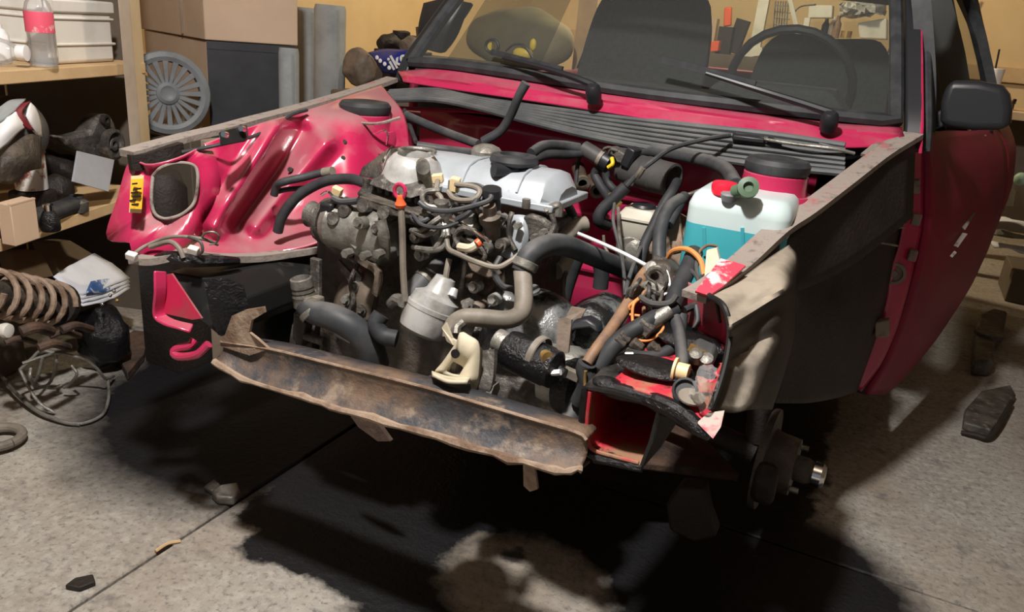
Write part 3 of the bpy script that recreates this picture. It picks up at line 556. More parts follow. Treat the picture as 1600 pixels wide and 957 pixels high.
pt('torn_edge', G().prism([(1106, 648, -.64), (1131, 645, -.64), (1126, 668, -.66), (1114, 686, -.67), (1100, 672, -.67), (1090, 662, -.66)], (0, .003, .002)), mat('scraped_grey', (.42, .36, .32), (.55, .10, .12), 20, .52, .6, .6))
pt('tar_patch', G().ball((1025, 575, -.555), .05, (1.35, .8, .22)), 'tar')
pt('tar_patch', G().ball((1085, 535, -.44), .045, (1.5, .8, .3)), 'tar')
hr = pt('relay_block', G().prism([(1072, 553, -.50), (1085, 544, -.50), (1112, 556, -.50), (1116, 572, -.50), (1100, 578, -.51), (1074, 568, -.51)], (0, .03, .01)), 'plasticg', bev=.004)
for q in ((1088, 557, -.52), (1104, 565, -.52)): G().lathe(q, (0, -.6, .8), [(.011, -.01), (.011, .01), (.006, .012), (0, .012)], 12).build('stud', M['castl'], hr)
G().box((1090, 549, -.515), (.03, .006, .012), (0, .3, 0)).build('contact', M['gold'], hr)
bush = pt('cream_bushing', G().cyl((1056, 579, -.57), (1076, 584, -.57), .014), 'yel', label='cream plastic bushing')
G().cyl((1053, 578, -.57), (1057, 579, -.57), .020).build('rim', M['yel'], bush)
pt('rubber_plug', G().lathe((1071, 612, -.60), (0, -.75, .6), [(.016, -.02), (.02, 0), (.02, .008), (.016, .01), (.014, .004), (0, .004)], 20), 'rubber')
pt('washer', G().lathe((1080, 622, -.62), (.1, -.2, 1), [(.02, 0), (.02, .003), (.006, .003)], 16), 'beigepipe')
pt('clear_film', G().grid([[(1075, 618, -.62), (1085, 595, -.62), (1095, 575, -.6), (1112, 570, -.58)], [(1085, 632, -.63), (1095, 615, -.66), (1108, 595, -.63), (1122, 585, -.6)], [(1095, 645, -.64), (1110, 640, -.65), (1114, 620, -.63), (1122, 605, -.61)]], 5, disp=lambda p: p + Vector((random.uniform(-.002, .002), random.uniform(-.003, .003), random.uniform(-.001, .004)))), 'clear', label='crumpled clear plastic film')
# front suspension seen under the left arch, and the driveshaft side
hb = pt('front_hub', G().lathe(Vector((.60, .02, .265)), (1, -.05, 0), [(.05, 0), (.118, .0), (.120, .004), (.120, .016), (.075, .018), (.07, .03), (.066, .075), (.03, .076), (.03, .10), (.024, .115), (0, .118)], 36), 'grime', label='rusty brake disc and wheel hub')
G().lathe(Vector((.715, .015, .265)), (1, -.05, 0), [(.029, 0), (.029, .018), (.022, .026), (0, .028)], 24).build('hub_cap', M['chrome'], hb, label='shiny hub nut')
for k in range(2):
    a = k * pi + .9; c = Vector((.674, .015 + .05 * cos(a), .265 + .05 * sin(a))); G().cyl(c, c + Vector((.02, 0, 0)), .007, n=10).build('wheel_bolt_boss', M['castl'], hb)
G().prism([Vector((.60, -.09, .32)), Vector((.60, -.12, .28)), Vector((.60, -.11, .22)), Vector((.60, -.07, .20)), Vector((.60, -.06, .25))], (.05, 0, 0)).build('brake_caliper', M['under'], hb, bev=.014)
G().tube([Vector((.58, .03, .30)), Vector((.56, .03, .55)), Vector((.54, .02, .85))], .028, 12).build('strut', M['under'], hb)
lm = pt('lower_arm', G().prism([Vector((.56, .03, .2)), Vector((.25, -.16, .24)), Vector((.22, -.10, .24)), Vector((.30, .0, .23)), Vector((.25, .22, .24)), Vector((.30, .26, .24))], (0, 0, -.025)), 'rust2', bev=.006)
pt('driveshaft', G().tube([Vector((.18, -.02, .38)), Vector((.3, 0, .34)), Vector((.58, .02, .27))], [.05, .018, .03], 12), 'under')
pt('support_bracket', G().prism([(1040, 790, -.2), (1062, 760, -.2), (1100, 765, -.2), (1106, 800, -.2), (1120, 840, -.2), (1085, 850, -.2), (1045, 830, -.2)], (0, .05, 0)), 'under', bev=.008)
lh = pt('front_hub', G().lathe(Vector((-.60, .02, .265)), (-1, 0, 0), [(.05, 0), (.118, .0), (.120, .016), (.07, .02), (.066, .075), (.03, .076), (.024, .115), (0, .118)], 32), 'rust2')
pt('subframe', G().bbox(-.36, .36, -.1, .25, .2, .26), 'under', bev=.02)
# ------------------------------------------------------------------ engine
eng = pt('engine', G().bbox(-.40, .10, -.36, -.06, .30, .72), 'grime', bev=.01, label='grimy four cylinder engine')
def en(name, g, m, par=None, **k): return g.build(name, M[m] if isinstance(m, str) else m, eng, **k)
en('cylinder_head', G().bbox(-.30, .125, -.345, -.12, .70, .79), 'cast', bev=.006)
# camshaft cover: profile swept across
xl, xr = P(668, 274, -.34).x, P(853, 322, -.34).x
zb = .5 * (P(672, 279, -.34).z + P(850, 328, -.34).z); zt = .5 * (P(684, 246, -.31).z + P(832, 282, -.31).z)
pf = [(-.345, zb), (-.34, zb + .012), (-.325, zt - .012), (-.312, zt), (-.28, zt + .008), (-.235, zt + .009), (-.20, zt), (-.18, zt - .02), (-.175, zb)]
def sec(x, k=0): return [Vector((x, -.26 + (y_ + .26) * (1 - k), z if z < zb + .001 else z - k * .1)) for y_, z in pf]
vcg = G().rings([sec(xl - .06, .15), sec(xl - .045, .02), sec(xl), sec(xl + (xr - xl) * .5), sec(xr - .02), sec(xr - .012, .02), sec(xr + .012, .28)])
vc = en('cam_cover', vcg, 'alu', label='grey painted cam cover')
en('cam_cover_rim', G().bbox(xl - .065, xr + .02, -.355, -.165, zb - .012, zb + .003), 'alu', bev=.003)
for f_ in (.30, .76): en('cover_ridge', G().tube([Vector((xl + (xr - xl) * f_, y_, z + .001)) for y_, z in pf[1:8]], .003, 6, 2), 'alu')
for q in ((822, 319, -.36), (762, 304, -.36), (706, 290, -.36)): en('cover_nut', G().cyl(V(q) + Vector((0, 0, -.008)), V(q) + Vector((0, 0, .010)), .008, n=6), 'castl')
en('rim_lug', G().tube([(852, 330, -.35), (872, 322, -.34), (872, 338, -.34)], .009, 8), 'castl')
# oil filler cap and breather neck
ofc = en('oil_cap', G().lathe((803, 255, -.27), (0, 0, 1), [(.036, -.03), (.040, -.012), (.034, -.006), (.048, 0), (.050, .006), (.046, .016), (.030, .018), (.028, .012), (0, .012)], 30), 'rubber', label='black rubber breather cap')
en('breather_spout', G().tube([(805, 264, -.29), (788, 267, -.31), (771, 266, -.33)], .014, 12), 'plastic')
en('rear_neck', G().lathe((759, 252, -.2), (0, 0, 1), [(.028, -.05), (.032, 0), (.034, .022), (.028, .030), (.014, .036), (0, .036)], 24), 'castl')
en('neck_screw', G().cyl((763, 236, -.205), (765, 230, -.205), .008, n=8), 'gold')
# throttle dome of the intake
th = en('throttle_dome', G().lathe((645, 281, -.36), (.05, -.05, 1), [(.066, -.012), (.068, 0), (.064, .006), (.060, .018), (.054, .036), (.042, .05), (.034, .053), (.033, .046), (.030, .02), (0, .02)], 34), 'silver', label='shiny alloy throttle housing')
en('dome_rim', G().tube([V((652, 236, -.36)) + Vector((.036 * cos(a), .036 * sin(a), .0)) for a in [2 * pi * k / 20 for k in range(15)]], .004, 8, 1), 'castl')
en('dome_boss', G().cyl((661, 262, -.42), (659, 256, -.36), .014, n=14), 'castl')
en('dome_clip', G().tube([(596, 265, -.4), (600, 250, -.4), (607, 236, -.38), (613, 230, -.36)], .003, 6), 'chrome')
en('intake_back', G().prism([(565, 262, -.3), (606, 232, -.3), (612, 250, -.3), (600, 285, -.33), (560, 275, -.33)], (0, .05, 0)), 'grime', bev=.004)
# metering unit plate with its studs
mu = en('metering_unit', G().prism([(556, 302, -.44), (570, 284, -.40), (600, 280, -.38), (672, 300, -.38), (682, 322, -.42), (672, 338, -.44), (612, 326, -.45)], (0, .03, -.035)), 'grime', bev=.005)
for k in range(9):
    x = 572 + k * 11.5; y_ = 288 + k * 3.4 + (7 if k % 2 else 0); c = V((x, y_, -.415)); en('stud', G().cyl(c + Vector((0, 0, -.01)), c + Vector((0, 0, .012)), .007, n=8), 'cast')
en('metering_lid', G().prism([(574, 290, -.44), (600, 278, -.41), (655, 292, -.41), (664, 305, -.43), (640, 312, -.445)], (0, .01, .012)), 'cast', bev=.004)
en('metering_lower', G().prism([(560, 306, -.45), (640, 330, -.455), (676, 342, -.45), (676, 350, -.45), (610, 338, -.455), (562, 320, -.45)], (0, .06, 0)), 'grime', bev=.003)
# alternator and bracket
A0, A1 = V((528, 348, -.42)), V((616, 376, -.43)); ax = A1 - A0
rr = px2m(A0, 43)
al = en('alternator', G().lathe(A0, ax, [(rr * .55, -.012), (rr * .92, -.008), (rr, .008), (rr * .96, .012), (rr * .96, ax.length * .68), (rr * 1.02, ax.length * .7), (rr * 1.0, ax.length * .9), (rr * .7, ax.length), (0, ax.length)], 34), 'castl')
en('alternator_fan', G().lathe(A0 - ax.normalized() * .02, -ax, [(rr * .8, 0), (rr * .8, .012), (rr * .5, .016), (rr * .45, .05), (rr * .5, .055), (0, .055)], 28), 'cast')
for q in ((602, 333, -.46), (570, 322, -.46), (540, 330, -.46), (523, 342, -.47)): en('alternator_ear', G().lathe(q, (0, -1, .3), [(.014, -.02), (.014, .008), (.006, .009), (0, .006)], 14), 'cast')
en('alternator_strap', G().strip([(594, 344, -.50), (600, 372, -.50), (602, 400, -.47)], [(-.012, -.003), (.012, -.003), (.012, .003), (-.012, .003)], 4, up=(0, 1, 0)), 'castl')
en('black_module', G().prism([(498, 316, -.47), (518, 320, -.47), (516, 352, -.46), (496, 348, -.46)], (.0, .035, 0)), 'plastic', bev=.006)
en('bracket_arm', G().prism([(498, 346, -.45), (512, 350, -.46), (524, 378, -.46), (545, 400, -.46), (560, 408, -.46), (556, 416, -.46), (520, 398, -.46), (500, 372, -.45)], (0, .04, 0)), 'cast', bev=.006)
en('bracket_foot', G().prism([(481, 354, -.44), (498, 350, -.44), (520, 365, -.43), (524, 384, -.43), (503, 386, -.43), (486, 372, -.44)], (0, .05, .01)), 'grime', bev=.006)
lb = en('lower_bracket', G().prism([(524, 368, -.47), (545, 374, -.47), (556, 384, -.48), (573, 374, -.48), (592, 386, -.47), (604, 392, -.46), (604, 402, -.46), (585, 396, -.47), (580, 408, -.47), (555, 402, -.47), (536, 388, -.47)], (0, .04, 0)), 'castl', bev=.006)
for q in ((597, 395, -.49), (576, 398, -.49), (548, 394, -.49)): en('bracket_bolt', G().cyl(V(q), V(q) + Vector((0, -.02, 0)), .009, n=6), 'castl')
en('cream_plug', G().box((527, 299, -.44), (.020, .014, .018), (.2, .3, .2)), 'yel', bev=.002, label='cream connector')
en('spring_clip', G().tube([(502, 305, -.45), (512, 300, -.46), (520, 310, -.46), (508, 316, -.46), (502, 318, -.46)], .003, 6), 'chrome')
en('vacuum_pipe', G().tube([(520, 310, -.46), (535, 316, -.46), (560, 314, -.46)], .007, 8), 'hose')
# timing cover
tc_ = en('timing_cover', G().grid([[(520, 486, -.40), (530, 450, -.40), (548, 425, -.40), (552, 416, -.39)], [(545, 500, -.45), (556, 460, -.45), (566, 432, -.44), (570, 420, -.42)], [(575, 505, -.45), (582, 470, -.45), (590, 440, -.43), (582, 424, -.42)], [(582, 505, -.40), (590, 465, -.40), (598, 436, -.38), (590, 420, -.38)]], 5), 'brown', solid=.006, label='brown dusty timing cover')
en('cover_strip', G().strip([(557, 400, -.46), (570, 410, -.47), (586, 420, -.47), (592, 434, -.47), (586, 460, -.46)], [(-.008, -.004), (.008, -.004), (.008, .004), (-.008, .004)], 4, up=(0, 1, 0)), 'brown')
en('cover_bracket', G().strip([(528, 412, -.42), (545, 430, -.43), (556, 440, -.44), (562, 428, -.45)], [(-.01, -.003), (.01, -.003), (.01, .003), (-.01, .003)], 4, up=(0, 1, 0)), 'cast')
en('crank_pulley', G().lathe((486, 520, -.36), (-.9, -.45, .1), [(0, -.02), (.075, -.02), (.078, 0), (.066, .008), (.078, .016), (.078, .03), (.03, .034), (0, .034)], 30), 'under')
# dipstick with orange handle
en('dipstick_tube', G().tube([(627, 326, -.52), (629, 370, -.52), (630, 420, -.52), (633, 470, -.52)], .0065, 8), 'beigepipe')
dz = en('dipstick_handle', G().lathe((626, 321, -.52), (0, -.1, 1), [(.009, -.004), (.011, .002), (.008, .008), (.006, .018), (0, .02)], 14), 'orange', label='orange dipstick handle')
en('dipstick_ring', G().tube([V((625, 299, -.52)) + Vector((.012 * cos(a), 0, .013 * sin(a))) for a in [2 * pi * k / 14 for k in range(15)]], .004, 8, 1), M['redclean'], label='red dipstick ring')
# fuel lines, injectors, plugs
FL = [[(684, 282, -.40), (682, 300, -.42), (690, 312, -.43), (688, 345, -.44), (690, 360, -.44)], [(686, 297, -.42), (664, 300, -.44), (660, 312, -.45), (668, 322, -.45), (690, 325, -.44)], [(700, 300, -.41), (712, 312, -.43), (740, 312, -.43), (750, 300, -.42), (740, 292, -.41), (712, 288, -.40)],
      [(714, 290, -.4), (745, 290, -.40), (762, 300, -.41), (766, 312, -.43), (740, 322, -.45), (700, 330, -.46), (670, 326, -.46), (655, 316, -.46)],
      [(690, 345, -.45), (694, 365, -.46), (682, 385, -.47), (676, 390, -.47), (650, 388, -.47)], [(696, 350, -.45), (700, 372, -.46), (690, 388, -.47), (668, 392, -.47), (645, 386, -.46)], [(688, 340, -.46), (676, 348, -.47), (660, 360, -.47), (646, 360, -.46)], [(690, 350, -.46), (676, 362, -.47), (662, 368, -.47), (642, 360, -.46)],
      [(704, 342, -.45), (740, 360, -.46), (766, 378, -.48)], [(698, 375, -.47), (702, 390, -.48), (718, 398, -.49), (745, 410, -.49), (775, 418, -.48), (795, 410, -.46), (815, 395, -.44)],
      [(862, 335, -.36), (866, 352, -.36), (858, 368, -.37), (840, 380, -.38), (820, 400, -.40)], [(800, 332, -.38), (795, 350, -.39), (796, 372, -.39), (806, 392, -.40)]]
for k, q in enumerate(FL): en('fuel_line', G().tube(q, .0052 if k not in (8,) else .0035, 8), ('beigepipe', 'castl', 'beigepipe', 'hose', 'castl', 'castl', 'castl', 'cast', 'chrome', 'beigepipe', 'cast', 'cast')[k])
for a in ((676, 272, 690, 286), (704, 277, 716, 300)):
    c = V(((a[0] + a[2]) / 2 + 1, (a[1] + a[3]) / 2, -.39)); en('cream_plug', G().box(c, (px2m(c, a[2] - a[0]) + .004, .016, px2m(c, a[3] - a[1])), (.1, .1 if a[0] > 700 else -.2, .3)), 'yel', bev=.002, label='cream connector plug')
dist = en('distributor_body', G().lathe((690, 350, -.42), (.1, -.3, 1), [(.02, -.05), (.026, -.02), (.03, 0), (.022, .02), (.014, .05), (0, .055)], 18), 'cast')
for k, (x, y_) in enumerate(((736, 352), (766, 340), (700, 340))):
    en('injector', G().lathe((x, y_, -.41), (.1, -.5, 1), [(.017, -.045), (.017, -.01), (.022, -.008), (.022, .008), (.014, .012), (.012, .03), (0, .03)], 16), ('castl', 'brown', 'cast')[k])
en('spark_boot', G().lathe((767, 322, -.40), (.1, -.2, 1), [(.018, -.02), (.02, 0), (.017, .02), (.02, .022), (.018, .036), (0, .038)], 16), 'plastic')
en('spark_lead', G().tube([(764, 312, -.40), (752, 300, -.41), (735, 330, -.45), (712, 345, -.46)], .006, 8), 'rubber')
en('head_face', G().grid([[(800, 336, -.35), (815, 338, -.355), (826, 340, -.35)], [(800, 372, -.36), (812, 372, -.375), (822, 372, -.36)], [(788, 402, -.38), (800, 406, -.39), (812, 408, -.38)]], 4), 'alu', solid=.02, label='clean silver head casting')
en('water_flange', G().prism([(806, 338, -.36), (826, 336, -.37), (846, 344, -.37), (862, 356, -.36), (858, 376, -.36), (830, 380, -.37), (808, 366, -.37)], (0, .05, 0)), 'cast', bev=.01)
for q in ((812, 352, -.385), (838, 370, -.385), (852, 362, -.38)): en('flange_bolt', G().cyl(V(q), V(q) + Vector((0, -.016, 0)), .007, n=6), 'castl')
en('intake_port', G().lathe((736, 356, -.42), (.2, -1, .3), [(.03, -.05), (.03, 0), (.024, .002), (.021, -.02), (0, -.02)], 24), 'castl')
en('intake_port_ring', G().tube([V((735, 372, -.45)) + Vector((.028 * cos(a), -.01, .02 * sin(a))) for a in [2 * pi * k / 16 for k in range(17)]], .005, 8, 1), 'cast')
en('clip_white', G().tube([(718, 386, -.48), (735, 388, -.49), (748, 380, -.48)], .008, 8), 'cream')
en('clip_tip', G().cyl((745, 382, -.49), (750, 378, -.485), .008), 'orange')
en('exhaust_shield', G().prism([(724, 430, -.42), (745, 424, -.42), (766, 436, -.42), (768, 452, -.43), (755, 468, -.43), (724, 452, -.43)], (0, .05, 0)), 'rust2', bev=.008)
en('manifold_bracket', G().prism([(728, 408, -.45), (740, 402, -.45), (768, 418, -.45), (780, 432, -.44), (762, 436, -.45), (735, 424, -.46)], (0, .02, 0)), 'brown', bev=.004)
en('lower_clutter', G().prism([(716, 470, -.46), (728, 476, -.47), (742, 470, -.46), (756, 478, -.46), (752, 490, -.46), (725, 492, -.47)], (0, .03, 0)), 'brown', bev=.006)
# oil pump style drum
D0 = V((664, 508, -.50)); dax = Vector((.22, .35, .95)); rd = px2m(D0, 40)
of = en('vacuum_pump', G().lathe(D0, dax, [(rd * .6, -.02), (rd * .95, -.012), (rd, 0), (rd, .028), (rd * 1.03, .03), (rd * 1.03, .038), (rd * .98, .04), (rd * .92, .058), (rd * .62, .066), (rd * .55, .07), (rd * .4, .10), (0, .104)], 36), 'silver', label='pale metal pump drum')
en('pump_neck', G().cyl((690, 462, -.48), (697, 448, -.47), .013, .010), 'castl'); en('pump_neck', G().cyl((706, 464, -.48), (711, 452, -.47), .010, .007), 'silver')
en('pump_pipe', G().tube([(695, 448, -.475), (698, 425, -.47), (702, 405, -.46)], .006, 8), 'beigepipe')
en('pump_elbow', G().tube([(612, 475, -.47), (620, 468, -.48), (630, 472, -.5)], .012, 10), 'castl')
en('coolant_hose', G().tube([(706, 400, -.36), (688, 418, -.40), (662, 440, -.44), (640, 466, -.47)], px2m(D0, 19), 16), 'hose', label='thick dark coolant hose')
# thermostat pipe with open neck
tp = en('thermostat_pipe', G().tube([(472, 462, -.48), (478, 476, -.49), (492, 488, -.50), (520, 496, -.50), (550, 512, -.49), (575, 540, -.47), (585, 570, -.45)], [.022, .024, .026, .028, .029, .031, .032], 18), 'hose', label='thick black curved hose')
nk = en('open_neck', G().lathe((477, 470, -.49), (-.13, -.12, 1), [(.026, -.01), (.024, .01), (.025, .012), (.022, .02), (.024, .022), (.022, .03), (.024, .032), (.0225, .05), (.019, .052), (.017, .03), (0, .03)], 26), 'castl', label='open grey pipe neck')
en('neck_flange', G().prism([(466, 470, -.51), (486, 464, -.51), (498, 466, -.5), (499, 486, -.5), (480, 484, -.52), (470, 482, -.52)], (0, .02, 0)), 'beigepipe', bev=.004)
en('upright_bar', G().strip([(494, 404, -.46), (494, 440, -.46), (494, 470, -.47)], [(-.012, -.006), (.012, -.006), (.012, .006), (-.012, .006)], 3, up=(0, 1, 0)), 'cast', bev=.002)
en('pipe_bracket', G().prism([(458, 490, -.47), (468, 474, -.48), (478, 500, -.48), (470, 545, -.46), (456, 530, -.46)], (0, .03, 0)), 'under', bev=.004)
en('short_hose', G().tube([(596, 492, -.47), (588, 506, -.48), (598, 524, -.48), (620, 530, -.47)], .018, 12), 'rubber')
en('drain_stub', G().cyl((528, 518, -.50), (552, 530, -.50), .012), 'castl'); en('drain_stub', G().cyl((478, 525, -.46), (508, 535, -.46), .010), 'cast')
# bolts, clamps and leads that crowd the front of the block
for x, y_, yy, m_ in ((700, 322, -.42, 'castl'), (722, 330, -.42, 'cast'), (752, 330, -.41, 'castl'), (780, 345, -.40, 'castl'), (712, 362, -.44, 'cast'), (755, 390, -.44, 'castl'), (782, 384, -.42, 'cast'), (660, 345, -.45, 'castl'), (648, 372, -.46, 'cast'), (655, 400, -.45, 'castl'), (560, 350, -.5, 'castl'), (588, 360, -.5, 'cast'), (540, 470, -.46, 'castl'), (565, 485, -.46, 'cast'), (552, 450, -.455, 'castl'), (740, 450, -.46, 'castl'), (770, 470, -.45, 'silver'), (730, 478, -.47, 'castl')):
    c = V((x, y_, yy)); en('engine_bolt', G().cyl(c + Vector((0, .02, 0)), c + Vector((0, -.008, .003)), .008, n=6).cyl(c + Vector((0, .02, 0)), c + Vector((0, -.001, .001)), .012, n=12), m_)
for k, q in enumerate(([(700, 300, -.38), (730, 318, -.42), (762, 330, -.42), (790, 340, -.40)], [(684, 330, -.43), (664, 345, -.46), (648, 345, -.46), (640, 332, -.44)], [(730, 372, -.45), (748, 384, -.46), (758, 400, -.46), (748, 414, -.46)], [(782, 402, -.42), (772, 424, -.44), (784, 446, -.44), (800, 452, -.43)], [(560, 410, -.44), (548, 440, -.46), (552, 468, -.47), (545, 490, -.47)], [(645, 335, -.46), (660, 352, -.48), (690, 356, -.48), (716, 348, -.46)])):
    en('engine_wire', G().tube(q, (.004, .005, .0045, .006, .005, .004)[k], 8), ('plasticg', 'hose', 'cast', 'hose', 'cast', 'rubber')[k])
en('hose_clamp', G().lathe((668, 434, -.43), V((640, 466, -.47)) - V((706, 400, -.36)), [(px2m(D0, 20), 0), (px2m(D0, 20.5), .002), (px2m(D0, 20.5), .012), (px2m(D0, 20), .014)], 20, (False, False)), 'castl')
en('hose_clamp', G().lathe((486, 484, -.50), Vector((.5, .02, -.5)), [(.028, 0), (.030, .002), (.030, .012), (.028, .014)], 20, (False, False)), 'castl')
# ------------------------------------------------------------------ gearbox
gb = pt('gearbox', G().lathe(P(758, 588, -.40), (1, 0, .02), [(.03, -.012), (.115, -.01), (.12, .0), (.12, .014), (.108, .016), (.10, .05), (.088, .10), (.082, .14), (.07, .16), (.068, .19), (.03, .195), (0, .195)], 36), 'cast', label='oily grey gearbox housing')
def gx(name, g, m, **k): return g.build(name, M[m] if isinstance(m, str) else m, gb, **k)
M['oily'] = mat('oily_alloy', (.26, .27, .27), (.018, .018, .018), 11, .44, .56, .25, metal=.35, c3=(.09, .085, .075), sc3=26, bump=(50, .4))
gx('bell_housing', G().ball(P(838, 520, -.34), .095, (1.05, .9, .95), 24, 16), 'oily')
gx('bell_rim', G().lathe(P(772, 560, -.40), (1, .0, .03), [(.10, 0), (.128, 0), (.128, .014), (.10, .016)], 36), 'oily')
gx('gearbox_top', G().prism([(862, 512, -.36), (880, 490, -.34), (918, 476, -.32), (948, 488, -.32), (955, 520, -.34), (940, 560, -.38), (900, 590, -.40), (868, 570, -.40)], (0, .12, 0)), 'oily', bev=.015)
gx('side_case', G().lathe(P(858, 585, -.42), (1, .1, .06), [(.02, -.01), (.06, -.008), (.062, .05), (.05, .075), (0, .08)], 28), 'castl')
gx('drive_flange', G().lathe(P(895, 604, -.44), (1, -.2, .05), [(.02, -.02), (.055, -.016), (.058, 0), (.056, .02), (.035, .024), (.03, .034), (0, .034)], 28), 'tar')
sm = gx('starter_motor', G().lathe(P(800, 548, -.54), (.93, -.1, -.10), [(.02, -.012), (.034, -.008), (.036, 0), (.036, .075), (.034, .078), (.034, .09), (.024, .096), (.012, .098), (.010, .11), (0, .11)], 28), 'tar', label='oily black starter motor')
gx('starter_band', G().lathe(P(835, 556, -.54), (.93, -.1, -.10), [(.037, 0), (.039, .002), (.039, .012), (.037, .014)], 28, (False, False)), 'beigepipe')
gx('starter_terminal', G().cyl(P(851, 556, -.56), P(856, 560, -.57), .011, n=12), 'gold')
gx('solenoid', G().lathe(P(776, 530, -.55), (.9, -.1, -.2), [(.02, 0), (.021, .004), (.021, .02), (.016, .022), (.016, .03), (.018, .032), (.018, .04), (0, .04)], 18), 'castl')
gx('solenoid_bolt', G().cyl(P(775, 548, -.56), P(792, 552, -.56), .009, n=6), 'castl')
gx('white_pipe', G().tube([P(847, 574, -.57), P(853, 581, -.57), P(864, 583, -.57), P(876, 582, -.57)], .0055, 8), 'whitecl', label='short white plastic pipe')
gx('flat_bar', G().prism([(848, 560, -.54), (905, 585, -.53), (902, 600, -.53), (846, 574, -.54)], (0, .012, 0)), 'beigepipe', bev=.002)
gx('strap_bracket', G().prism([(868, 556, -.52), (872, 500, -.50), (884, 496, -.50), (892, 480, -.48), (915, 484, -.46), (908, 497, -.48), (893, 500, -.5), (888, 552, -.52)], (0, .005, 0)), 'brown')
gx('round_plug', G().lathe(P(914, 524, -.37), (.05, -1, .35), [(.034, -.02), (.034, .004), (.028, .006), (.026, -.004), (.01, -.006), (0, -.006)], 26), 'oily')
gx('plug_hood', G().prism([(898, 512, -.37), (904, 495, -.36), (925, 492, -.36), (942, 502, -.36), (944, 516, -.37), (930, 506, -.37), (908, 508, -.37)], (0, -.03, 0)), 'plastic', bev=.004)
# mount bracket in pale metal on its rubber block
mb = gx('mount_bracket', G().holed([(680, 582, -.62), (692, 566, -.62), (706, 546, -.62), (715, 532, -.62), (720, 519, -.62), (734, 526, -.62), (746, 534, -.62), (750, 550, -.62), (749, 575, -.62), (744, 598, -.62), (722, 594, -.62), (700, 588, -.62)],
  [(699, 579, -.62), (704, 571, -.62), (709, 565, -.62), (714, 567, -.62), (718, 569, -.62), (723, 572, -.62), (725, 575, -.62), (722, 580, -.62), (718, 586, -.62), (713, 586, -.62), (707, 585, -.62), (702, 583, -.62)], 48), 'cream', solid=.005, label='pale zinc mount bracket')
gx('bracket_hole', G().lathe((712, 553, -.623), (0, -1, .2), [(.0, 0), (.008, 0), (.008, .003), (0, .003)], 16), 'tar')
gx('bracket_tab', G().prism([(690, 512, -.60), (696, 505, -.60), (706, 530, -.60), (716, 536, -.605), (708, 540, -.605), (698, 534, -.6)], (0, .006, 0)), 'cream')
gx('bracket_base', G().grid([[(674, 582, -.62), (700, 590, -.63), (735, 592, -.62)], [(676, 586, -.66), (700, 597, -.67), (730, 598, -.66)]], 5), 'cream', solid=.006, label='pale zinc base plate')
gx('bracket_side', G().prism([(742, 538, -.61), (752, 548, -.58), (753, 596, -.58), (744, 612, -.6), (736, 622, -.61), (736, 596, -.62)], (0, .006, 0)), 'cream')
gx('mount_bolt', G().cyl((707, 584, -.60), (712, 562, -.60), .009, n=8), 'beigepipe')
gx('cross_stud', G().cyl((742, 602, -.60), (772, 612, -.60), .012, n=10), 'cream'); gx('stud_nut', G().cyl((766, 610, -.60), (774, 613, -.60), .018, n=6), 'castl')
gx('stay', G().strip([(766, 548, -.58), (764, 580, -.60), (760, 600, -.61), (755, 612, -.61)], [(-.012, -.005), (.012, -.005), (.012, .005), (-.012, .005)], 3, up=(0, 1, 0)), 'cast')
gx('rubber_mount', G().lathe(P(705, 612, -.60), (0, 0, 1), [(.03, -.04), (.055, -.036), (.06, -.01), (.055, .012), (0, .016)], 26), 'rubber')
# coolant pipes at the gearbox
pp = pt('coolant_pipe', G().tube([(816, 424, -.45), (818, 446, -.47), (818, 475, -.49), (812, 492, -.50), (790, 500, -.51), (750, 497, -.52), (725, 497, -.53), (709, 508, -.54), (705, 528, -.55)], .017, 14), 'beigepipe', label='dusty beige metal coolant pipe')
G().tube([(712, 524, -.56), (714, 512, -.55), (724, 503, -.54)], .010, 10).build('inner_bend', M['castl'], pp)
hh = pt('heater_hose', G().tube([(816, 424, -.45), (824, 404, -.44), (840, 390, -.42), (864, 382, -.38), (890, 386, -.32), (930, 402, -.22), (984, 424, -.1)], .021, 14), 'hose')
G().lathe((818, 420, -.45), V((826, 402, -.44)) - V((818, 420, -.45)), [(.022, 0), (.024, .002), (.024, .014), (.022, .016)], 18).build('hose_clamp', M['castl'], hh)
pt('oil_splash_valve', G().ball((790, 480, -.40), .03, (1, .8, 1.1), 12, 8), 'oily')
pt('gear_cable_end', G().lathe((833, 470, -.34), (0, -.4, 1), [(.03, -.03), (.03, 0), (.018, .006), (.016, .03), (0, .032)], 16), 'oily')
pt('selector_rod', G().cyl((838, 480, -.36), (860, 486, -.36), .012), 'beigepipe')
pt('lower_hose', G().tube([(912, 618, -.50), (900, 640, -.52), (885, 662, -.54)], .018, 12), 'hose')
# ------------------------------------------------------------------ bay, picture right
# washer bottle
def rbox(c0, c1, y0, y1, poly, name, m, par=None, **k): pass
tf = [(1074, 316), (1084, 305), (1110, 301), (1150, 300), (1200, 303), (1240, 312), (1255, 324)]
ty = -.16
TL, TR = P(1070, 330, ty), P(1236, 345, ty)
xa, xb = TL.x, TR.x; zt2 = P(1130, 304, ty).z; zl = P(1100, 352, ty).z; zbm = P(1090, 492, ty).z
def tsec(z, k=0, xr_=None, rnd=.03):
    x0, x1, y0, y1 = xa + k, (xr_ or xb) - k, ty + k, .02 - k; q = []
    for cx, cy_, a0 in ((x1 - rnd, y1 - rnd, 0), (x0 + rnd, y1 - rnd, pi / 2), (x0 + rnd, y0 + rnd, pi), (x1 - rnd, y0 + rnd, 1.5 * pi)):
        for i in range(6): a = a0 + i * pi / 10; q.append(Vector((cx + rnd * cos(a), cy_ + rnd * sin(a), z)))
    return q
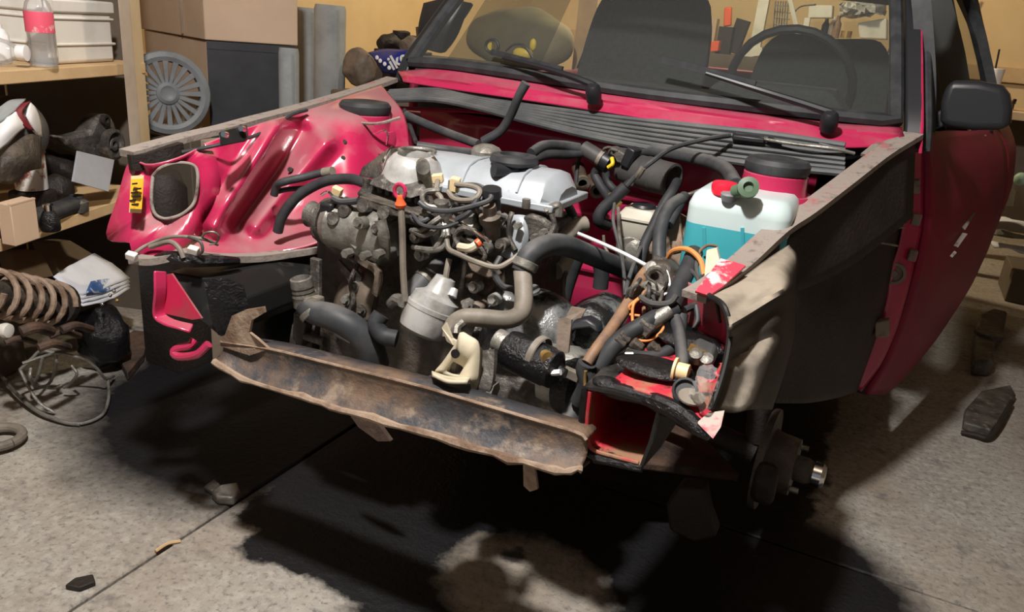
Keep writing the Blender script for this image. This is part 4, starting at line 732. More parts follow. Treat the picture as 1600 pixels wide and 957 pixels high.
tk = pt('washer_bottle', G().rings([tsec(zl, 0), tsec(zl + .03, 0), tsec(zt2 - .03, 0), tsec(zt2 - .012, .006), tsec(zt2 - .002, .016), tsec(zt2, .03)]), 'tank', label='milky white washer bottle half full of teal fluid')
G().rings([tsec(zbm, .03, xa + .12), tsec(zbm + .015, .008, xa + .125), tsec(zbm + .06, 0, xa + .14), tsec(zl - .06, 0, xb - .005), tsec(zl, 0)]).build('washer_fluid', M['fluid'], tk, label='teal washer fluid showing through the plastic')
for q in (1100, 1160): G().tube([P(q, 356, ty - .001), P(q + 1, 385, ty - .001), P(q + 2, 400, ty - .001)], .004, 6).build('mould_rib', M['fluid'], tk)
G().lathe(PZ(1131, 300, zt2), (0, 0, 1), [(.024, -.005), (.026, .012), (.024, .018), (.021, .020), (0, .020)], 24).build('filler_cap', M['capred'], tk, label='red filler cap')
gq = PZ(1148, 300, zt2 + .008); gq2 = PZ(1170, 294, zt2 + .022)
gp = G().cyl(gq, gq2, .013).build('green_plug', M['green'], tk, label='green pump connector')
G().lathe(gq2 + Vector((0, -.008, .002)), (.2, -1, .4), [(.02, -.01), (.02, .006), (.01, .008), (.008, .0), (0, 0)], 18).build('plug_face', M['green'], gp)
G().lathe(PZ(1139, 305, zt2), (0, -.2, 1), [(.014, -.01), (.016, .003), (.012, .006), (0, .006)], 16).build('grommet', M['hub'], tk)
G().lathe(P(1072, 463, -.19), (0, -1, .2), [(.022, -.04), (.024, 0), (.018, .006), (0, .007)], 20).build('pump', M['teal'], tk, label='teal pump body')
G().lathe(P(1120, 472, -.2), (0, -1, .3), [(.03, -.04), (.032, 0), (.026, .008), (0, .009)], 20).build('pump', M['teal'], tk, label='teal pump body')
pt('tank_strap', G().strip([(1052, 335, -.02), (1056, 365, -.03), (1060, 395, -.05)], [(-.014, -.006), (.014, -.006), (.014, .006), (-.014, .006)], 4, up=(0, 1, 0)), 'rusty')
# brake fluid reservoir, master cylinder, booster
ry = .03; c = P(993, 352, ry); rw = px2m(c, 33)
def rs(z, k, o=.014):
    q = []
    for cx, cy_, a0 in ((rw - k - o, .05 - k - o, 0), (-rw + k + o, .05 - k - o, pi / 2), (-rw + k + o, -.05 + k + o, pi), (rw - k - o, -.05 + k + o, 1.5 * pi)):
        for i in range(5): a = a0 + i * pi / 8; q.append(Vector((c.x + cx + o * cos(a), ry + .05 + cy_ + o * sin(a), z)))
    return q
M['reserv'] = mat('aged_reservoir', (.58, .55, .46), (.46, .43, .35), 10, .42, .65, .4)
rv = pt('brake_reservoir', G().rings([rs(c.z - .035, .008), rs(c.z - .02, .002), rs(c.z + .008, 0), rs(c.z + .009, -.004), rs(c.z + .014, -.004), rs(c.z + .016, 0), rs(c.z + .034, .012)]), 'reserv', label='yellowed brake fluid reservoir')
G().lathe(Vector((c.x, ry + .05, c.z + .03)), (0, 0, 1), [(.028, 0), (.030, .006), (.026, .012), (0, .012)], 20).build('reservoir_cap', M['plastic'], rv)
mc = pt('master_cylinder', G().cyl(P(985, 392, ry), P(1000, 372, .36), .03, n=20), 'castl')
G().lathe(P(980, 392, .10), (0, -1, .1), [(.026, -.02), (.028, 0), (.02, .012), (0, .014)], 18).build('end_cap', M['castl'], mc)
pt('brake_booster', G().lathe(P(1030, 400, .30), (0, -1, .12), [(.12, -.05), (.125, 0), (.11, .03), (.06, .05), (.04, .06), (0, .062)], 34), 'rusty')
# ignition coil / motor in black
cA, cB = P(960, 258, .22), P(1052, 282, .16); cax = cB - cA; r1 = px2m(cA, 25)
cm = pt('wiper_motor', G().lathe(cA, cax, [(r1 * .6, -.02), (r1 * .8, 0), (r1 * .9, .03), (r1, .035), (r1, cax.length * .55), (r1 * 1.04, cax.length * .56), (r1 * 1.04, cax.length * .72), (r1, cax.length * .73), (r1, cax.length), (r1 * .85, cax.length + .002), (r1 * .8, cax.length - .01), (0, cax.length - .01)], 32), 'plasticg', label='black cylinder with cloth tape band')
G().box(P(968, 243, .18), (.05, .03, .03), (0, .3, -.2)).build('motor_lug', M['cast'], cm, bev=.004)
G().box(P(986, 246, .17), (.025, .04, .05), (0, .3, -.2)).build('motor_clip', M['plastic'], cm, bev=.004)
cnc = pt('connector', G().cyl(P(912, 232, .16), P(942, 250, .15), .02, n=16), 'plasticg')
G().cyl(P(942, 250, .15), P(952, 256, .15), .023, n=16).build('collar', M['plastic'], cnc)
G().tube([P(956, 247, .13), P(957, 256, .12), P(950, 262, .12)], .005, 8).build('yellow_ring', mat('yellow_tape', (.8, .55, .02), None, rough=.5), cnc, label='yellow ring')
G().cyl(P(936, 246, .15), P(941, 249, .15), .0215, n=16).build('cloth_tape', M['beigepipe'], cnc)
for a, b in (((903, 262, .36), (910, 286, .27)), ((925, 280, .36), (933, 298, .29))):
    hp_ = pt('heater_stub', G().lathe(a, V(b) - V(a), [(.018, 0), (.018, (V(b) - V(a)).length), (.012, (V(b) - V(a)).length), (.012, .02), (0, .02)], 18), 'rust2')
    G().lathe(b, V(b) - V(a), [(.012, -.004), (.021, -.004), (.021, .006), (.012, .006)], 18, (False, False)).build('stub_rim', M['beigepipe'], hp_)
pt('wiring_tape', G().strip([(957, 300, .1), (962, 315, .1), (968, 322, .1)], [(-.01, -.004), (.01, -.004), (.01, .004), (-.01, .004)], 3, up=(0, 1, 0)), 'gold')
# hoses and cables: (points, radius in m, material, name)
H = [
 ([(822, 130, .05), (810, 152, .05), (798, 180, .06), (782, 205, .06), (755, 222, .05)], [.012, .011, .011, .012, .013], 'hose', 'upright_hose'),
 ([(634, 180, .15), (670, 196, .14), (710, 212, .12), (748, 226, .08)], .012, 'hose', 'vacuum_hose'),
 ([(632, 172, .2), (640, 195, .15), (650, 222, .05)], .006, 'rubber', 'cable'),
 ([(652, 228, .02), (700, 235, .05), (745, 240, .05)], .012, 'hose', 'rear_hose'),
 ([(830, 240, .0), (850, 228, .05), (880, 228, .12), (905, 232, .15)], .013, 'hose', 'breather_hose'),
 ([(830, 250, .0), (855, 242, .05), (885, 242, .12), (915, 238, .16)], .012, 'rubber', 'breather_hose'),
 ([(965, 232, .26), (1020, 236, .24), (1080, 246, .2), (1130, 262, .1), (1150, 290, -.05)], .016, 'hose', 'washer_hose'),
 ([(1125, 266, .12), (1145, 280, .0), (1154, 294, -.08)], .006, 'rubber', 'washer_hose'),
 ([(1140, 212, .22), (1100, 218, .16), (1050, 232, .1), (1020, 252, .05), (1000, 268, .04), (980, 290, .04)], .006, 'hose', 'bonnet_cable'),
 ([(1005, 262, .035), (1000, 270, .035), (996, 276, .04)], .0075, 'beigepipe', 'cable_sleeve'),
 ([(978, 292, .04), (960, 310, .03), (940, 330, .02), (936, 345, .02), (950, 352, .05)], .015, 'rubber', 'taped_loom'),
 ([(1058, 285, .1), (1050, 300, .05), (1036, 322, .02), (1020, 355, -.02), (1008, 380, -.05), (1000, 410, -.08)], .012, 'rubber', 'taped_loom'),
 ([(1064, 312, .0), (1046, 325, -.04), (1034, 350, -.08), (1030, 380, -.12), (1030, 412, -.15)], .015, 'hose', 'thick_loom'),
 ([(1070, 306, .02), (1056, 330, -.03), (1044, 352, -.07)], .012, 'rubber', 'thick_loom'),
 ([(1100, 296, .05), (1075, 305, .05), (1060, 312, .04)], .005, 'castl', 'cable'),
 ([(886, 358, -.20), (925, 374, -.24), (970, 394, -.28), (1012, 416, -.31)], .0038, 'whitecl', 'white_rod'),
 ([(1012, 418, -.31), (1002, 436, -.34), (985, 470, -.40), (955, 515, -.47), (930, 548, -.52), (917, 568, -.54)], [.008, .012, .012, .011, .010, .010], 'brwire', 'brown_sleeve'),
 ([(917, 568, -.54), (914, 578, -.54), (918, 600, -.54), (905, 628, -.53)], .016, 'rubber', 'loom_end'),
 ([(960, 318, .02), (958, 345, -.05), (966, 380, -.12), (974, 420, -.2), (977, 462, -.28)], .004, 'hose', 'thin_pipe'),
 ([(966, 325, .02), (967, 360, -.05), (972, 400, -.14), (976, 440, -.24), (977, 462, -.28)], .004, 'castl', 'thin_pipe'),
 ([(1008, 372, .0), (998, 395, -.1), (988, 420, -.2), (980, 445, -.26), (978, 462, -.28)], .0045, 'hose', 'thin_pipe'),
 ([(943, 368, .2), (945, 385, .2), (955, 405, .18), (958, 415, .15)], .004, 'beigepipe', 'thin_pipe'),
 ([(1040, 410, -.22), (1052, 392, -.24), (1075, 390, -.26), (1094, 406, -.28), (1100, 430, -.3)], .005, 'orwire', 'orange_wire'),
 ([(1100, 455, -.34), (1098, 468, -.34), (1080, 480, -.33), (1055, 487, -.33)], .005, 'brwire', 'brown_wire'),
 ([(1000, 466, -.42), (990, 476, -.44), (988, 495, -.45), (990, 512, -.46)], .0026, 'orwire', 'orange_wire'),
 ([(998, 466, -.42), (984, 478, -.43), (984, 484, -.43)], .0026, 'orwire', 'orange_wire'),
 ([(984, 492, -.44), (1000, 494, -.44)], .0026, 'orwire', 'orange_wire'),
 ([(990, 512, -.46), (992, 525, -.47), (1002, 533, -.47), (1020, 530, -.46), (1036, 514, -.44), (1032, 500, -.43)], .0026, 'orwire', 'orange_wire'),
 ([(1066, 415, -.28), (1082, 425, -.3), (1092, 440, -.32), (1094, 458, -.33), (1090, 470, -.34)], .004, 'plasticg', 'thin_cable'),
 ([(1094, 398, -.26), (1088, 415, -.28), (1092, 440, -.32), (1098, 430, -.32)], .004, 'hose', 'thin_cable'),
 ([(1120, 385, -.2), (1106, 384, -.21), (1094, 392, -.23), (1088, 405, -.25)], .003, 'brwire', 'thin_cable'),
 ([(1085, 395, -.22), (1076, 418, -.27), (1062, 448, -.33), (1050, 480, -.38)], .017, 'rubber', 'black_conduit'),
 ([(1056, 482, -.40), (1035, 492, -.42), (1010, 506, -.45), (985, 520, -.47), (960, 540, -.50), (935, 575, -.52)], .016, 'rubber', 'main_loom'),
 ([(1052, 490, -.40), (1060, 515, -.44), (1064, 540, -.48), (1066, 565, -.52), (1062, 578, -.54)], .011, 'hose', 'black_hose'),
 ([(1066, 492, -.40), (1062, 520, -.42), (1055, 540, -.45), (1030, 556, -.48), (1000, 558, -.50), (980, 554, -.51)], .011, 'rubber', 'black_hose'),
 ([(978, 556, -.515), (990, 556, -.512)], .010, 'chrome', 'bare_cable_end'),
 ([(1110, 460, -.34), (1090, 475, -.35), (1070, 485, -.37)], .007, 'rubber', 'thin_cable'),
 ([(1088, 478, -.36), (1090, 500, -.38), (1085, 515, -.4)], .005, 'hose', 'thin_cable'),
 ([(950, 540, -.50), (952, 560, -.51), (950, 580, -.52), (953, 590, -.52)], .0028, 'castl', 'grey_wire'),
 ([(958, 588, -.52), (966, 570, -.51), (976, 555, -.50), (982, 545, -.5)], .0025, 'castl', 'grey_wire'),
 ([(915, 580, -.56), (914, 600, -.56), (917, 622, -.57)], .0028, 'gold', 'yellow_wire'),
 ([(1040, 418, -.28), (1046, 440, -.31), (1044, 455, -.33), (1036, 462, -.34)], .0025, 'whitecl', 'white_wire'),
 ([(1036, 440, -.31), (1038, 450, -.33), (1030, 460, -.34)], .002, 'gold', 'yellow_wire'),
 ([(1000, 465, -.42), (1020, 475, -.43), (1046, 474, -.42), (1057, 462, -.41)], .006, 'plasticg', 'grey_sleeve'),
 ([(866, 292, -.25), (880, 310, -.2), (892, 330, -.15), (897, 342, -.12)], .010, 'hose', 'coolant_hose'),
 ([(892, 330, -.15), (898, 346, -.12)], .0085, 'chrome', 'hose_end'),
 ([(872, 388, -.3), (885, 368, -.24), (900, 354, -.2), (915, 350, -.18)], .017, 'beigepipe', 'water_pipe'),
 ([(885, 425, -.2), (880, 440, -.2), (882, 470, -.22), (895, 492, -.25)], .005, 'beigepipe', 'breather_pipe'),
 ([(905, 395, .1), (895, 420, .1), (885, 450, .1), (880, 470, .1)], .02, 'rubber', 'gear_gaiter'),
 ([(935, 400, .1), (940, 425, .1), (938, 450, .1)], .02, 'rubber', 'taped_loom'),
 ([(884, 402, -.1), (876, 418, -.12), (868, 424, -.14)], .02, 'cream', 'elbow_pipe'),
 ([(434, 362, -.40), (440, 340, -.40), (455, 318, -.39), (475, 300, -.38), (510, 283, -.37), (548, 280, -.37), (575, 288, -.39)], .0115, 'rubber', 'fuel_hose'),
 ([(428, 305, -.37), (433, 290, -.37), (445, 284, -.37), (480, 276, -.34), (510, 268, -.32)], .009, 'rubber', 'fuel_hose'),
 ([(432, 300, -.36), (450, 296, -.35), (480, 294, -.34)], .006, 'rubber', 'fuel_hose'),
 ([(506, 270, -.33), (520, 268, -.33)], .011, 'beigepipe', 'hose_joint'),
 ([(915, 232, .17), (904, 250, .17), (900, 285, .16)], .006, 'rubber', 'cable'),
 ([(935, 262, .16), (930, 275, .16), (945, 300, .14), (955, 312, .12)], .012, 'rubber', 'cable'),
 ([(945, 262, .15), (950, 285, .15), (965, 298, .14), (985, 285, .12)], .010, 'rubber', 'cable'),
 ([(940, 240, .15), (945, 232, .14), (955, 231, .14), (960, 240, .14)], .0035, 'cast', 'thin_cable'),
 ([(950, 242, .14), (955, 234, .13), (965, 236, .13)], .0035, 'cast', 'thin_cable'),
]
for q, r, m_, n_ in H: pt(n_, G().tube(q, r, 8 if not isinstance(r, list) and r < .008 else 12), m_)
pt('junction', G().prism([(996, 420, -.30), (1012, 412, -.30), (1040, 412, -.28), (1056, 425, -.28), (1052, 450, -.32), (1020, 462, -.35), (998, 448, -.34)], (0, .05, 0)), 'grime', bev=.012)
pt('junction_cap', G().lathe((1018, 420, -.32), (-.2, -.7, .6), [(.012, 0), (.012, .008), (0, .01)], 14), 'castl')
pt('clutch_cable_loop', G().tube([V((1026, 436, -.34)) + Vector((.018 * cos(a), -.004 * sin(a), .022 * sin(a))) for a in [2 * pi * k / 16 for k in range(17)]], .0055, 8, 1), 'castl')
pt('lever', G().tube([(1006, 450, -.36), (1018, 448, -.36), (1034, 456, -.36)], .011, 10), 'castl')
pt('shiny_sleeve', G().cyl(P(1000, 516, -.46), P(1046, 486, -.42), .014, .013), 'castl', label='worn grey sleeve')
pt('sleeve_bracket', G().box(P(1008, 512, -.46), (.03, .02, .025), (0, .5, 0)), 'cast', bev=.004)
for q in ((968, 535, -.50), (975, 528, -.49), (995, 540, -.49), (1022, 545, -.48)): pt('clip', G().box(P(*q), (.022, .016, .016), (.3, .6, .2)), 'grime', bev=.003)
pt('coil_pack', G().prism([(1000, 530, -.46), (1022, 522, -.44), (1040, 535, -.44), (1030, 552, -.46), (1004, 550, -.47)], (0, .03, 0)), 'rust2', bev=.006)
pt('battery_clamp', G().prism([(1104, 392, -.27), (1120, 388, -.26), (1124, 406, -.28), (1110, 440, -.32), (1100, 440, -.32)], (0, .01, 0)), 'cream')
pt('fuse_lid', G().lathe(P(985, 385, .04), (0, -1, .3), [(.035, -.03), (.035, 0), (.02, .01), (0, .012)], 18), 'castl')
for k in range(9):    # short odd wires of the torn loom
    x, y_ = random.uniform(990, 1050), random.uniform(425, 500); a = random.uniform(-1, 1)
    pt('torn_wire', G().tube([(x, y_, -.38), (x + 9 * a, y_ + 8, -.40), (x + 20 * a, y_ + 14, -.41), (x + 24 * a, y_ + 26, -.41)], random.uniform(.002, .005), 6), random.choice(['plasticg', 'rubber', 'brwire', 'cast', 'hose']))
# ------------------------------------------------------------------ shelving on the left
SO, SN = Vector((-1.53, .03, 0)), Vector((.949, .316, 0)); SB = -SN; SD = Vector((.316, -.949, 0))
def S(px, py, back=0): return PN(px, py, SO + SB * back, SN)
def th(name, label, cat, loc, group=None): return thing(name, label, cat, loc, group)
def one(o, label, cat, group=None): return tag(o, label, cat, group)
shz1, shz2, shz0 = .944, .512, .175
sh = th('shelving_unit', 'pine shelving unit with three boards and an upright post', 'shelves', SO)
pl_ = S(207, 0), S(207, 240)
pxy = (pl_[0] + pl_[1]) / 2
pa = [pxy + SD * a + SB * b for a, b in ((-.045, 0), (.045, 0), (.045, .05), (-.045, .05))]
ph = S(194, 100).lerp(S(200, 200), .5); 
def vpoly(pts, z0, z1): return G().rings([[Vector((p.x, p.y, z0)) for p in pts], [Vector((p.x, p.y, z1)) for p in pts]])
q1, q2, q3 = S(194, 120), S(213, 120), S(226, 120)
q2 = S(212, 120, -.0); q3 = P(227, 120, q2.y + .075)
vpoly([q1, q2, q3, q3 + (q1 - q2)], 0, 2.2).build('post', M['woodgrey'], sh, bev=.003)
vpoly([q2 + Vector((.001, -.001, 0)), q3 + Vector((.001, -.001, 0)), q3 + Vector((-.003, 0, 0)), q2 + Vector((-.003, .003, 0))], 0, 2.2).build('post_lit_face', M['woodlit'], sh)
b0 = SO + SB * .012
for z in (shz1, shz2):
    c = [b0 + SD * t + SB * k for t, k in ((-.2, 0), (1.3, 0), (1.3, .50), (-.2, .50))]
    vpoly(c, z - .036, z - .0).build('shelf_board', M['wood'], sh, bev=.003)
vpoly([b0 + SD * t + SB * k for t, k in ((-.30, .10), (-.285, .10), (-.285, .60), (-.30, .60))], 0, 2.2).build('end_panel', M['darkwall'], sh)
c = [b0 + SD * t + SB * k for t, k in ((1.2, .02), (1.28, .02), (1.28, .07), (1.2, .07))]
vpoly(c, 0, 2.2).build('post', M['woodgrey'], sh)
vpoly([b0 + SD * t + SB * k for t, k in ((-.28, .605), (1.3, .605), (1.3, .615), (-.28, .615))], .0, 2.2).build('back_panel', M['darkwall'], sh)
def SP(t, k, z): q = SO + SD * t + SB * k; return Vector((q.x, q.y, z))
def tk_(px, k, z):                        # point on a shelf at height z, depth k, under picture column px (at the board's height)
    q = S(px, 90 if z > .9 else 330, k); return Vector((q.x, q.y, z))
# upper board
a = S(88, 90, .06); b = S(182, 82, .06); zt = S(130, 5, .06).z
cn = th('white_canister', 'white ribbed plastic crate standing on the upper shelf board', 'crate', (*a.xy, shz1))
dd = (Vector((b.x, b.y, 0)) - Vector((a.x, a.y, 0)))
def crate_poly(k): n = dd.normalized(); e = SB * .24; A = Vector((a.x, a.y, 0)) + n * k + SB * k; return [A, A + dd - n * 2 * k, A + dd - n * 2 * k + e - SB * 2 * k, A + e - SB * 2 * k]
vpoly(crate_poly(.004), shz1 + .001, zt).build('body', M['white'], cn, bev=.012, seg=3)
for i, f_ in enumerate((.30, .72)): vpoly(crate_poly(-.001), shz1 + (zt - shz1) * f_, shz1 + (zt - shz1) * f_ + .008).build('rib', M['white'], cn, bev=.003)
vpoly(crate_poly(-.004), zt - .03, zt + .008).build('rim', M['white'], cn, bev=.006)
G().prism([a + SD * .012 + SN * .006 + Vector((0, 0, .0)), a + SD * .045 + SN * .006, a + SD * .045 + SN * .006 + Vector((0, 0, .17)), a + SD * .012 + SN * .006 + Vector((0, 0, .17))], SN * .012).build('corner_band', M['white'], cn, bev=.004)
def bottle(px, label, lab_m, H=.25, R=.036, k=.03):
    c = tk_(px, k, shz1 + .001); o = th('plastic_bottle', label, 'bottle', c)
    G().lathe(c, (0, 0, 1), [(R * .5, .0), (R * .95, .004), (R, .02), (R * .94, .05), (R * .9, .07), (R, .095), (R, .15), (R * .85, .17), (R * .4, .19), (R * .38, .21)], 26, (True, False)).build('bottle_body', M['clear'], o)
    G().lathe(c, (0, 0, 1), [(R * 1.015, .093), (R * 1.02, .095), (R * 1.02, .145), (R * 1.015, .147)], 26, (False, False)).build('bottle_label', lab_m, o, label='pink red wrap label')
    G().lathe(c, (0, 0, 1), [(R * .42, .195), (R * .42, .218), (0, .218)], 16).build('bottle_cap', M['capred'], o)
bottle(68, 'clear plastic bottle with a pink red label beside the white crate', mat('pink_label', (.75, .10, .16), (.75, .45, .45), 30, .56, .62, .5))
c = S(24, 80, .04); o = th('plastic_bottle', 'clear bottle lying on its side with a white cap towards the front', 'bottle', (c.x, c.y, shz1))
c.z = shz1 + .04; axb = (SN + SD * -.25).normalized(); bs = c - axb * .20 - SD * .02
G().lathe(bs, axb, [(.02, 0), (.036, .004), (.038, .02), (.035, .06), (.038, .1), (.038, .14), (.03, .17), (.016, .195)], 24, (True, False)).build('bottle_body', M['clear'], o)
G().lathe(bs, axb, [(.020, .192), (.021, .195), (.021, .215), (0, .217)], 20).build('bottle_cap', M['whitecl'], o, label='white screw cap')
one(G().lathe(tk_(2, .16, shz1 + .001), (0, 0, 1), [(.022, 0), (.026, .01), (.026, .075), (.018, .09), (.012, .093), (.012, .105), (0, .105)], 22).build('white_tub', M['whitecl']), 'white plastic tub at the shelf end beside the lying bottle', 'tub')
one(G().box(tk_(172, .34, shz1 + .051), (.12, .10, .1), (0, 0, .3)).build('dark_box', M['under']), 'dark box behind the white crate', 'box')
# lower board
M['bagred'] = mat('maroon_print', (.20, .015, .03), None, rough=.5)
c = S(22, 240, .16); hz = S(20, 160, .14).z
hl = th('sport_bag', 'white and maroon striped bag slumped on the lower shelf', 'bag', (c.x, c.y, shz2))
cc = Vector((c.x, c.y, (hz + shz2 + .06) / 2 + .02))
G().ball(S(18, 205, .14), .105, (.9, .9, .95), 26, 18).build('bag_body', M['plasticg'], hl)
G().grid([[S(-8, 240, .02), S(-8, 215, .015), S(-8, 196, .03)], [S(10, 226, .005), S(10, 204, -.005), S(10, 185, .01)], [S(26, 208, .0), S(24, 196, -.005), S(22, 176, .01)], [S(40, 198, .01), S(34, 190, .005), S(25, 174, .015)]], 4).build('white_panel', M['whitecl'], hl, solid=.006)
G().grid([[S(46, 160, .03), S(43, 172, .02), S(40, 181, .02)], [S(55, 170, .03), S(50, 184, .015), S(46, 192, .015)], [S(62, 190, .04), S(57, 200, .025), S(52, 204, .02)], [S(64, 214, .05), S(60, 213, .04), S(55, 209, .03)]], 4).build('white_panel', M['whitecl'], hl, solid=.006)
G().grid([[S(46, 158, .028), S(36, 162, .02)], [S(34, 175, .012), S(23, 176, .012)], [S(40, 188, .008), S(30, 192, .004)], [S(52, 204, .014), S(44, 203, .008)]], 4).build('maroon_stripe', M['bagred'], hl, solid=.008, label='maroon zigzag stripe')
G().grid([[S(-8, 172, .03), S(15, 158, .05), S(40, 156, .05)], [S(-8, 195, .02), S(8, 185, .008), S(24, 172, .016)]], 5).build('grey_flap', M['felt'], hl, solid=.008)
one(G().grid([[S(0, 248, -.02), S(20, 226, -.02), S(45, 210, -.01), S(62, 215, .03)], [S(0, 262, -.03), S(24, 250, -.04), S(48, 244, -.03), S(62, 245, .01)], [S(0, 285, -.01), S(20, 285, -.02), S(40, 268, -.01), S(62, 262, .02)]], 5).build('dark_cloth', M['grime'], solid=.01), 'dark oily cloth folded below the striped bag', 'cloth')
ca = S(46, 262, .13)
cano = th('paint_can', 'small paint can with a stained white and blue label under the dark cloth', 'can', (ca.x, ca.y, shz2))
M['canlab'] = mat('can_label', (.7, .68, .64), (.25, .08, .05), 18, .5, .58, .4, c3=(.04, .07, .3), sc3=9, lo3=.56, hi3=.6)
G().lathe(Vector((ca.x, ca.y, shz2 + .07)), (0, 0, 1), [(.03, 0), (.044, .002), (.044, .11), (.040, .113), (.0, .108)], 26).build('can_body', M['canlab'], cano)
G().lathe(Vector((ca.x, ca.y, shz2 + .07)), (0, 0, 1), [(.044, .108), (.047, .11), (.047, .116), (.042, .118)], 26).build('can_rim', M['castl'], cano)
one(G().box(Vector((ca.x, ca.y, shz2 + .035)), (.10, .09, .068), (0, 0, .3)).build('engine_part', M['under'], bev=.01), 'dark oily block carrying the paint can', 'engine part')
hzp = [S(x, 300, k) for x, k in ((-8, .01), (40, .015), (85, .02), (118, .035))]
for q in hzp: q.z = shz2 + .027
one(G().tube(hzp, .026, 14).build('rubber_hose', M['rubber']), 'thick black rubber hose lying along the lower shelf', 'hose')
cb = th('gearbox_casting', 'grey cast bracket with a round bearing eye standing on the lower shelf', 'casting', (*tk_(150, .2, shz2).xy, shz2))
G().prism([S(93, 212, .12), S(112, 214, .12), S(140, 207, .10), S(150, 190, .1), S(160, 180, .1), S(172, 178, .1), S(180, 192, .1), S(186, 215, .1), S(194, 235, .1), S(188, 248, .1), S(150, 246, .1), S(122, 236, .11), S(108, 228, .12)], SB * .06).build('casting_body', M['cast'], cb, bev=.012)
G().lathe(S(178, 226, .08), SN, [(.05, -.03), (.052, .006), (.042, .01), (.038, -.004), (.022, -.004), (.02, .004), (.012, .004), (.01, -.01), (0, -.01)], 28).build('bearing_eye', M['cast'], cb)
G().lathe(S(165, 188, .09), SN, [(.018, -.01), (.018, .006), (.01, .007), (.009, -.006), (0, -.006)], 18).build('bolt_eye', M['under'], cb)
one(G().prism([S(122, 236, .03), S(179, 250, .03), S(170, 300, -.02), S(114, 284, -.02)], SB * .006).build('metal_plate', mat('grey_sheet_metal', (.34, .36, .40), (.28, .30, .34), 8, rough=.5), bev=.001), 'flat grey metal plate leaning against the cast bracket', 'plate')
one(G().ball(tk_(96, .12, shz2 + .056), .045, (1.0, .9, .9), 20, 14).lump(.012, 26).build('oil_filter', M['under']), 'round dark greasy part between cloth and metal plate', 'engine part')
one(G().ball(tk_(98, .22, shz2 + .082), .06, (1.2, .8, 1), 20, 14).lump(.02, 20).build('engine_part', M['under']), 'bulky dark engine part at the back of the lower shelf', 'engine part')
one(G().lathe(tk_(122, .03, shz2 + .001), (0, 0, 1), [(.03, 0), (.032, .03), (.02, .04), (.02, .05), (0, .05)], 18).build('bearing', M['cast']), 'small grey bearing below the metal plate', 'bearing')
k0, k1, k2 = S(22, 350, -.075), S(62, 350, -.075), S(0, 345, -.03)
k0.z = k1.z = k2.z = 0; e = k2 - k0
zz = S(40, 312, -.06).z
cbx = th('small_cardboard_box', 'small plain cardboard box at the front edge of the lower shelf', 'box', (*k0.xy, shz2))
n0 = SB * .004
vpoly([k0 + n0, k1 + n0, k1 + n0 + e * 1.0, k0 + n0 + e], shz2 + .001, zz).build('box_body', M['card'], cbx, bev=.002)
vpoly([k0 + n0 * .8, k1 + n0 * .8, k1 + n0 * .8 + e * .2, k0 + n0 * .8 + e * .2], zz - .002, zz + .002).build('flap', M['card'], cbx)
gj = tk_(76, -.045, shz2 + .001); g_o = th('glass_jar', 'small dark glass jar with a bright glint beside the little cardboard box', 'jar', gj)
G().lathe(gj, (0, 0, 1), [(.024, 0), (.026, .005), (.026, .03), (.018, .05), (.012, .06)], 20, (True, False)).build('jar_body', M['tar'], g_o); G().lathe(gj, (0, 0, 1), [(.013, .055), (.014, .075), (0, .076)], 16).build('jar_lid', M['chrome'], g_o)
# stuff piled on the bottom board
hp_z = .20
hpc = [SP(t, k, 0) for t, k in ((.28, .2), (.75, .2), (.75, .42), (.28, .42))]
one(vpoly(hpc, .001, hp_z).build('low_crate', M['darkwall'], bev=.005), 'low dark crate under the coil spring and the cardboard', 'crate')
one(G().prism([S(18, 394, .22), S(64, 392, .22), S(85, 432, .12), S(30, 440, .12)], SB * .05).build('cardboard_sheet', M['cardd'], bev=.003), 'creased brown cardboard piece under the lower shelf, nearer the picture edge', 'cardboard')
one(G().prism([S(74, 380, .26), S(110, 376, .26), S(150, 400, .2), S(120, 436, .12), S(92, 426, .14)], SB * .06).build('cardboard_sheet', M['cardd'], bev=.003), 'worn brown cardboard piece behind the folded white paper', 'cardboard')
o = th('newspaper', 'folded white newspaper with a blue printed corner', 'newspaper', S(140, 440, .02))
for i in range(4):
    dz = Vector((0, 0, -.012 * i)) + SN * (.006 * i)
    G().grid([[S(83, 432, .02) + dz, S(115, 412, .06) + dz, S(147, 396, .10) + dz], [S(105, 452, -.02) + dz, S(140, 440, .0) + dz, S(175, 412, .05) + dz], [S(128 - 3 * i, 461, -.04) + dz, S(160, 452, -.03) + dz, S(203 - 3 * i, 435, .0) + dz]], 4, disp=lambda p: p + Vector((0, 0, random.uniform(-.002, .002)))).build('sheet', M['paper'], o, solid=.003)
G().grid([[S(142, 440, -.02), S(165, 436, .0), S(188, 437, .0)], [S(134, 458, -.05), S(160, 458, -.04), S(186, 450, -.02)]], 4).build('blue_print', M['blueprint'], o, solid=.002, label='blue printed picture')
o = th('suspension_strut', 'rusty coil spring and damper lying on its side under the shelf', 'spring', S(55, 470, -.02))
x0, x1 = S(-28, 455, -.02), S(88, 476, -.02); axs = (x1 - x0); u_, v_, d_ = frame(axs)
G().tube([x0 + axs * (i / 96) + (u_ * cos(i * 2 * pi / 16) + v_ * sin(i * 2 * pi / 16)) * .062 for i in range(97)], .0085, 8, 1).build('coil_spring', M['rusty'], o)
G().cyl(x0 - axs * .1, x1 - axs * .2, .036, n=20).build('damper', M['grime'], o); G().cyl(x1 - axs * .02, x1 + axs * .06, .066, n=24).build('spring_seat', M['under'], o)
dm = P(256, 308, .0)
one(G().bbox(dm.x + .105, dm.x + .24, .06, .30, .001, .755).build('tall_carton', M['cardd'], bev=.004), 'brown carton seen through the headlamp opening of the car', 'carton')
mo = th('dark_motor', 'dark grimy motor seen through the left of the headlamp opening', 'motor', (dm.x, dm.y, dm.z - .12))
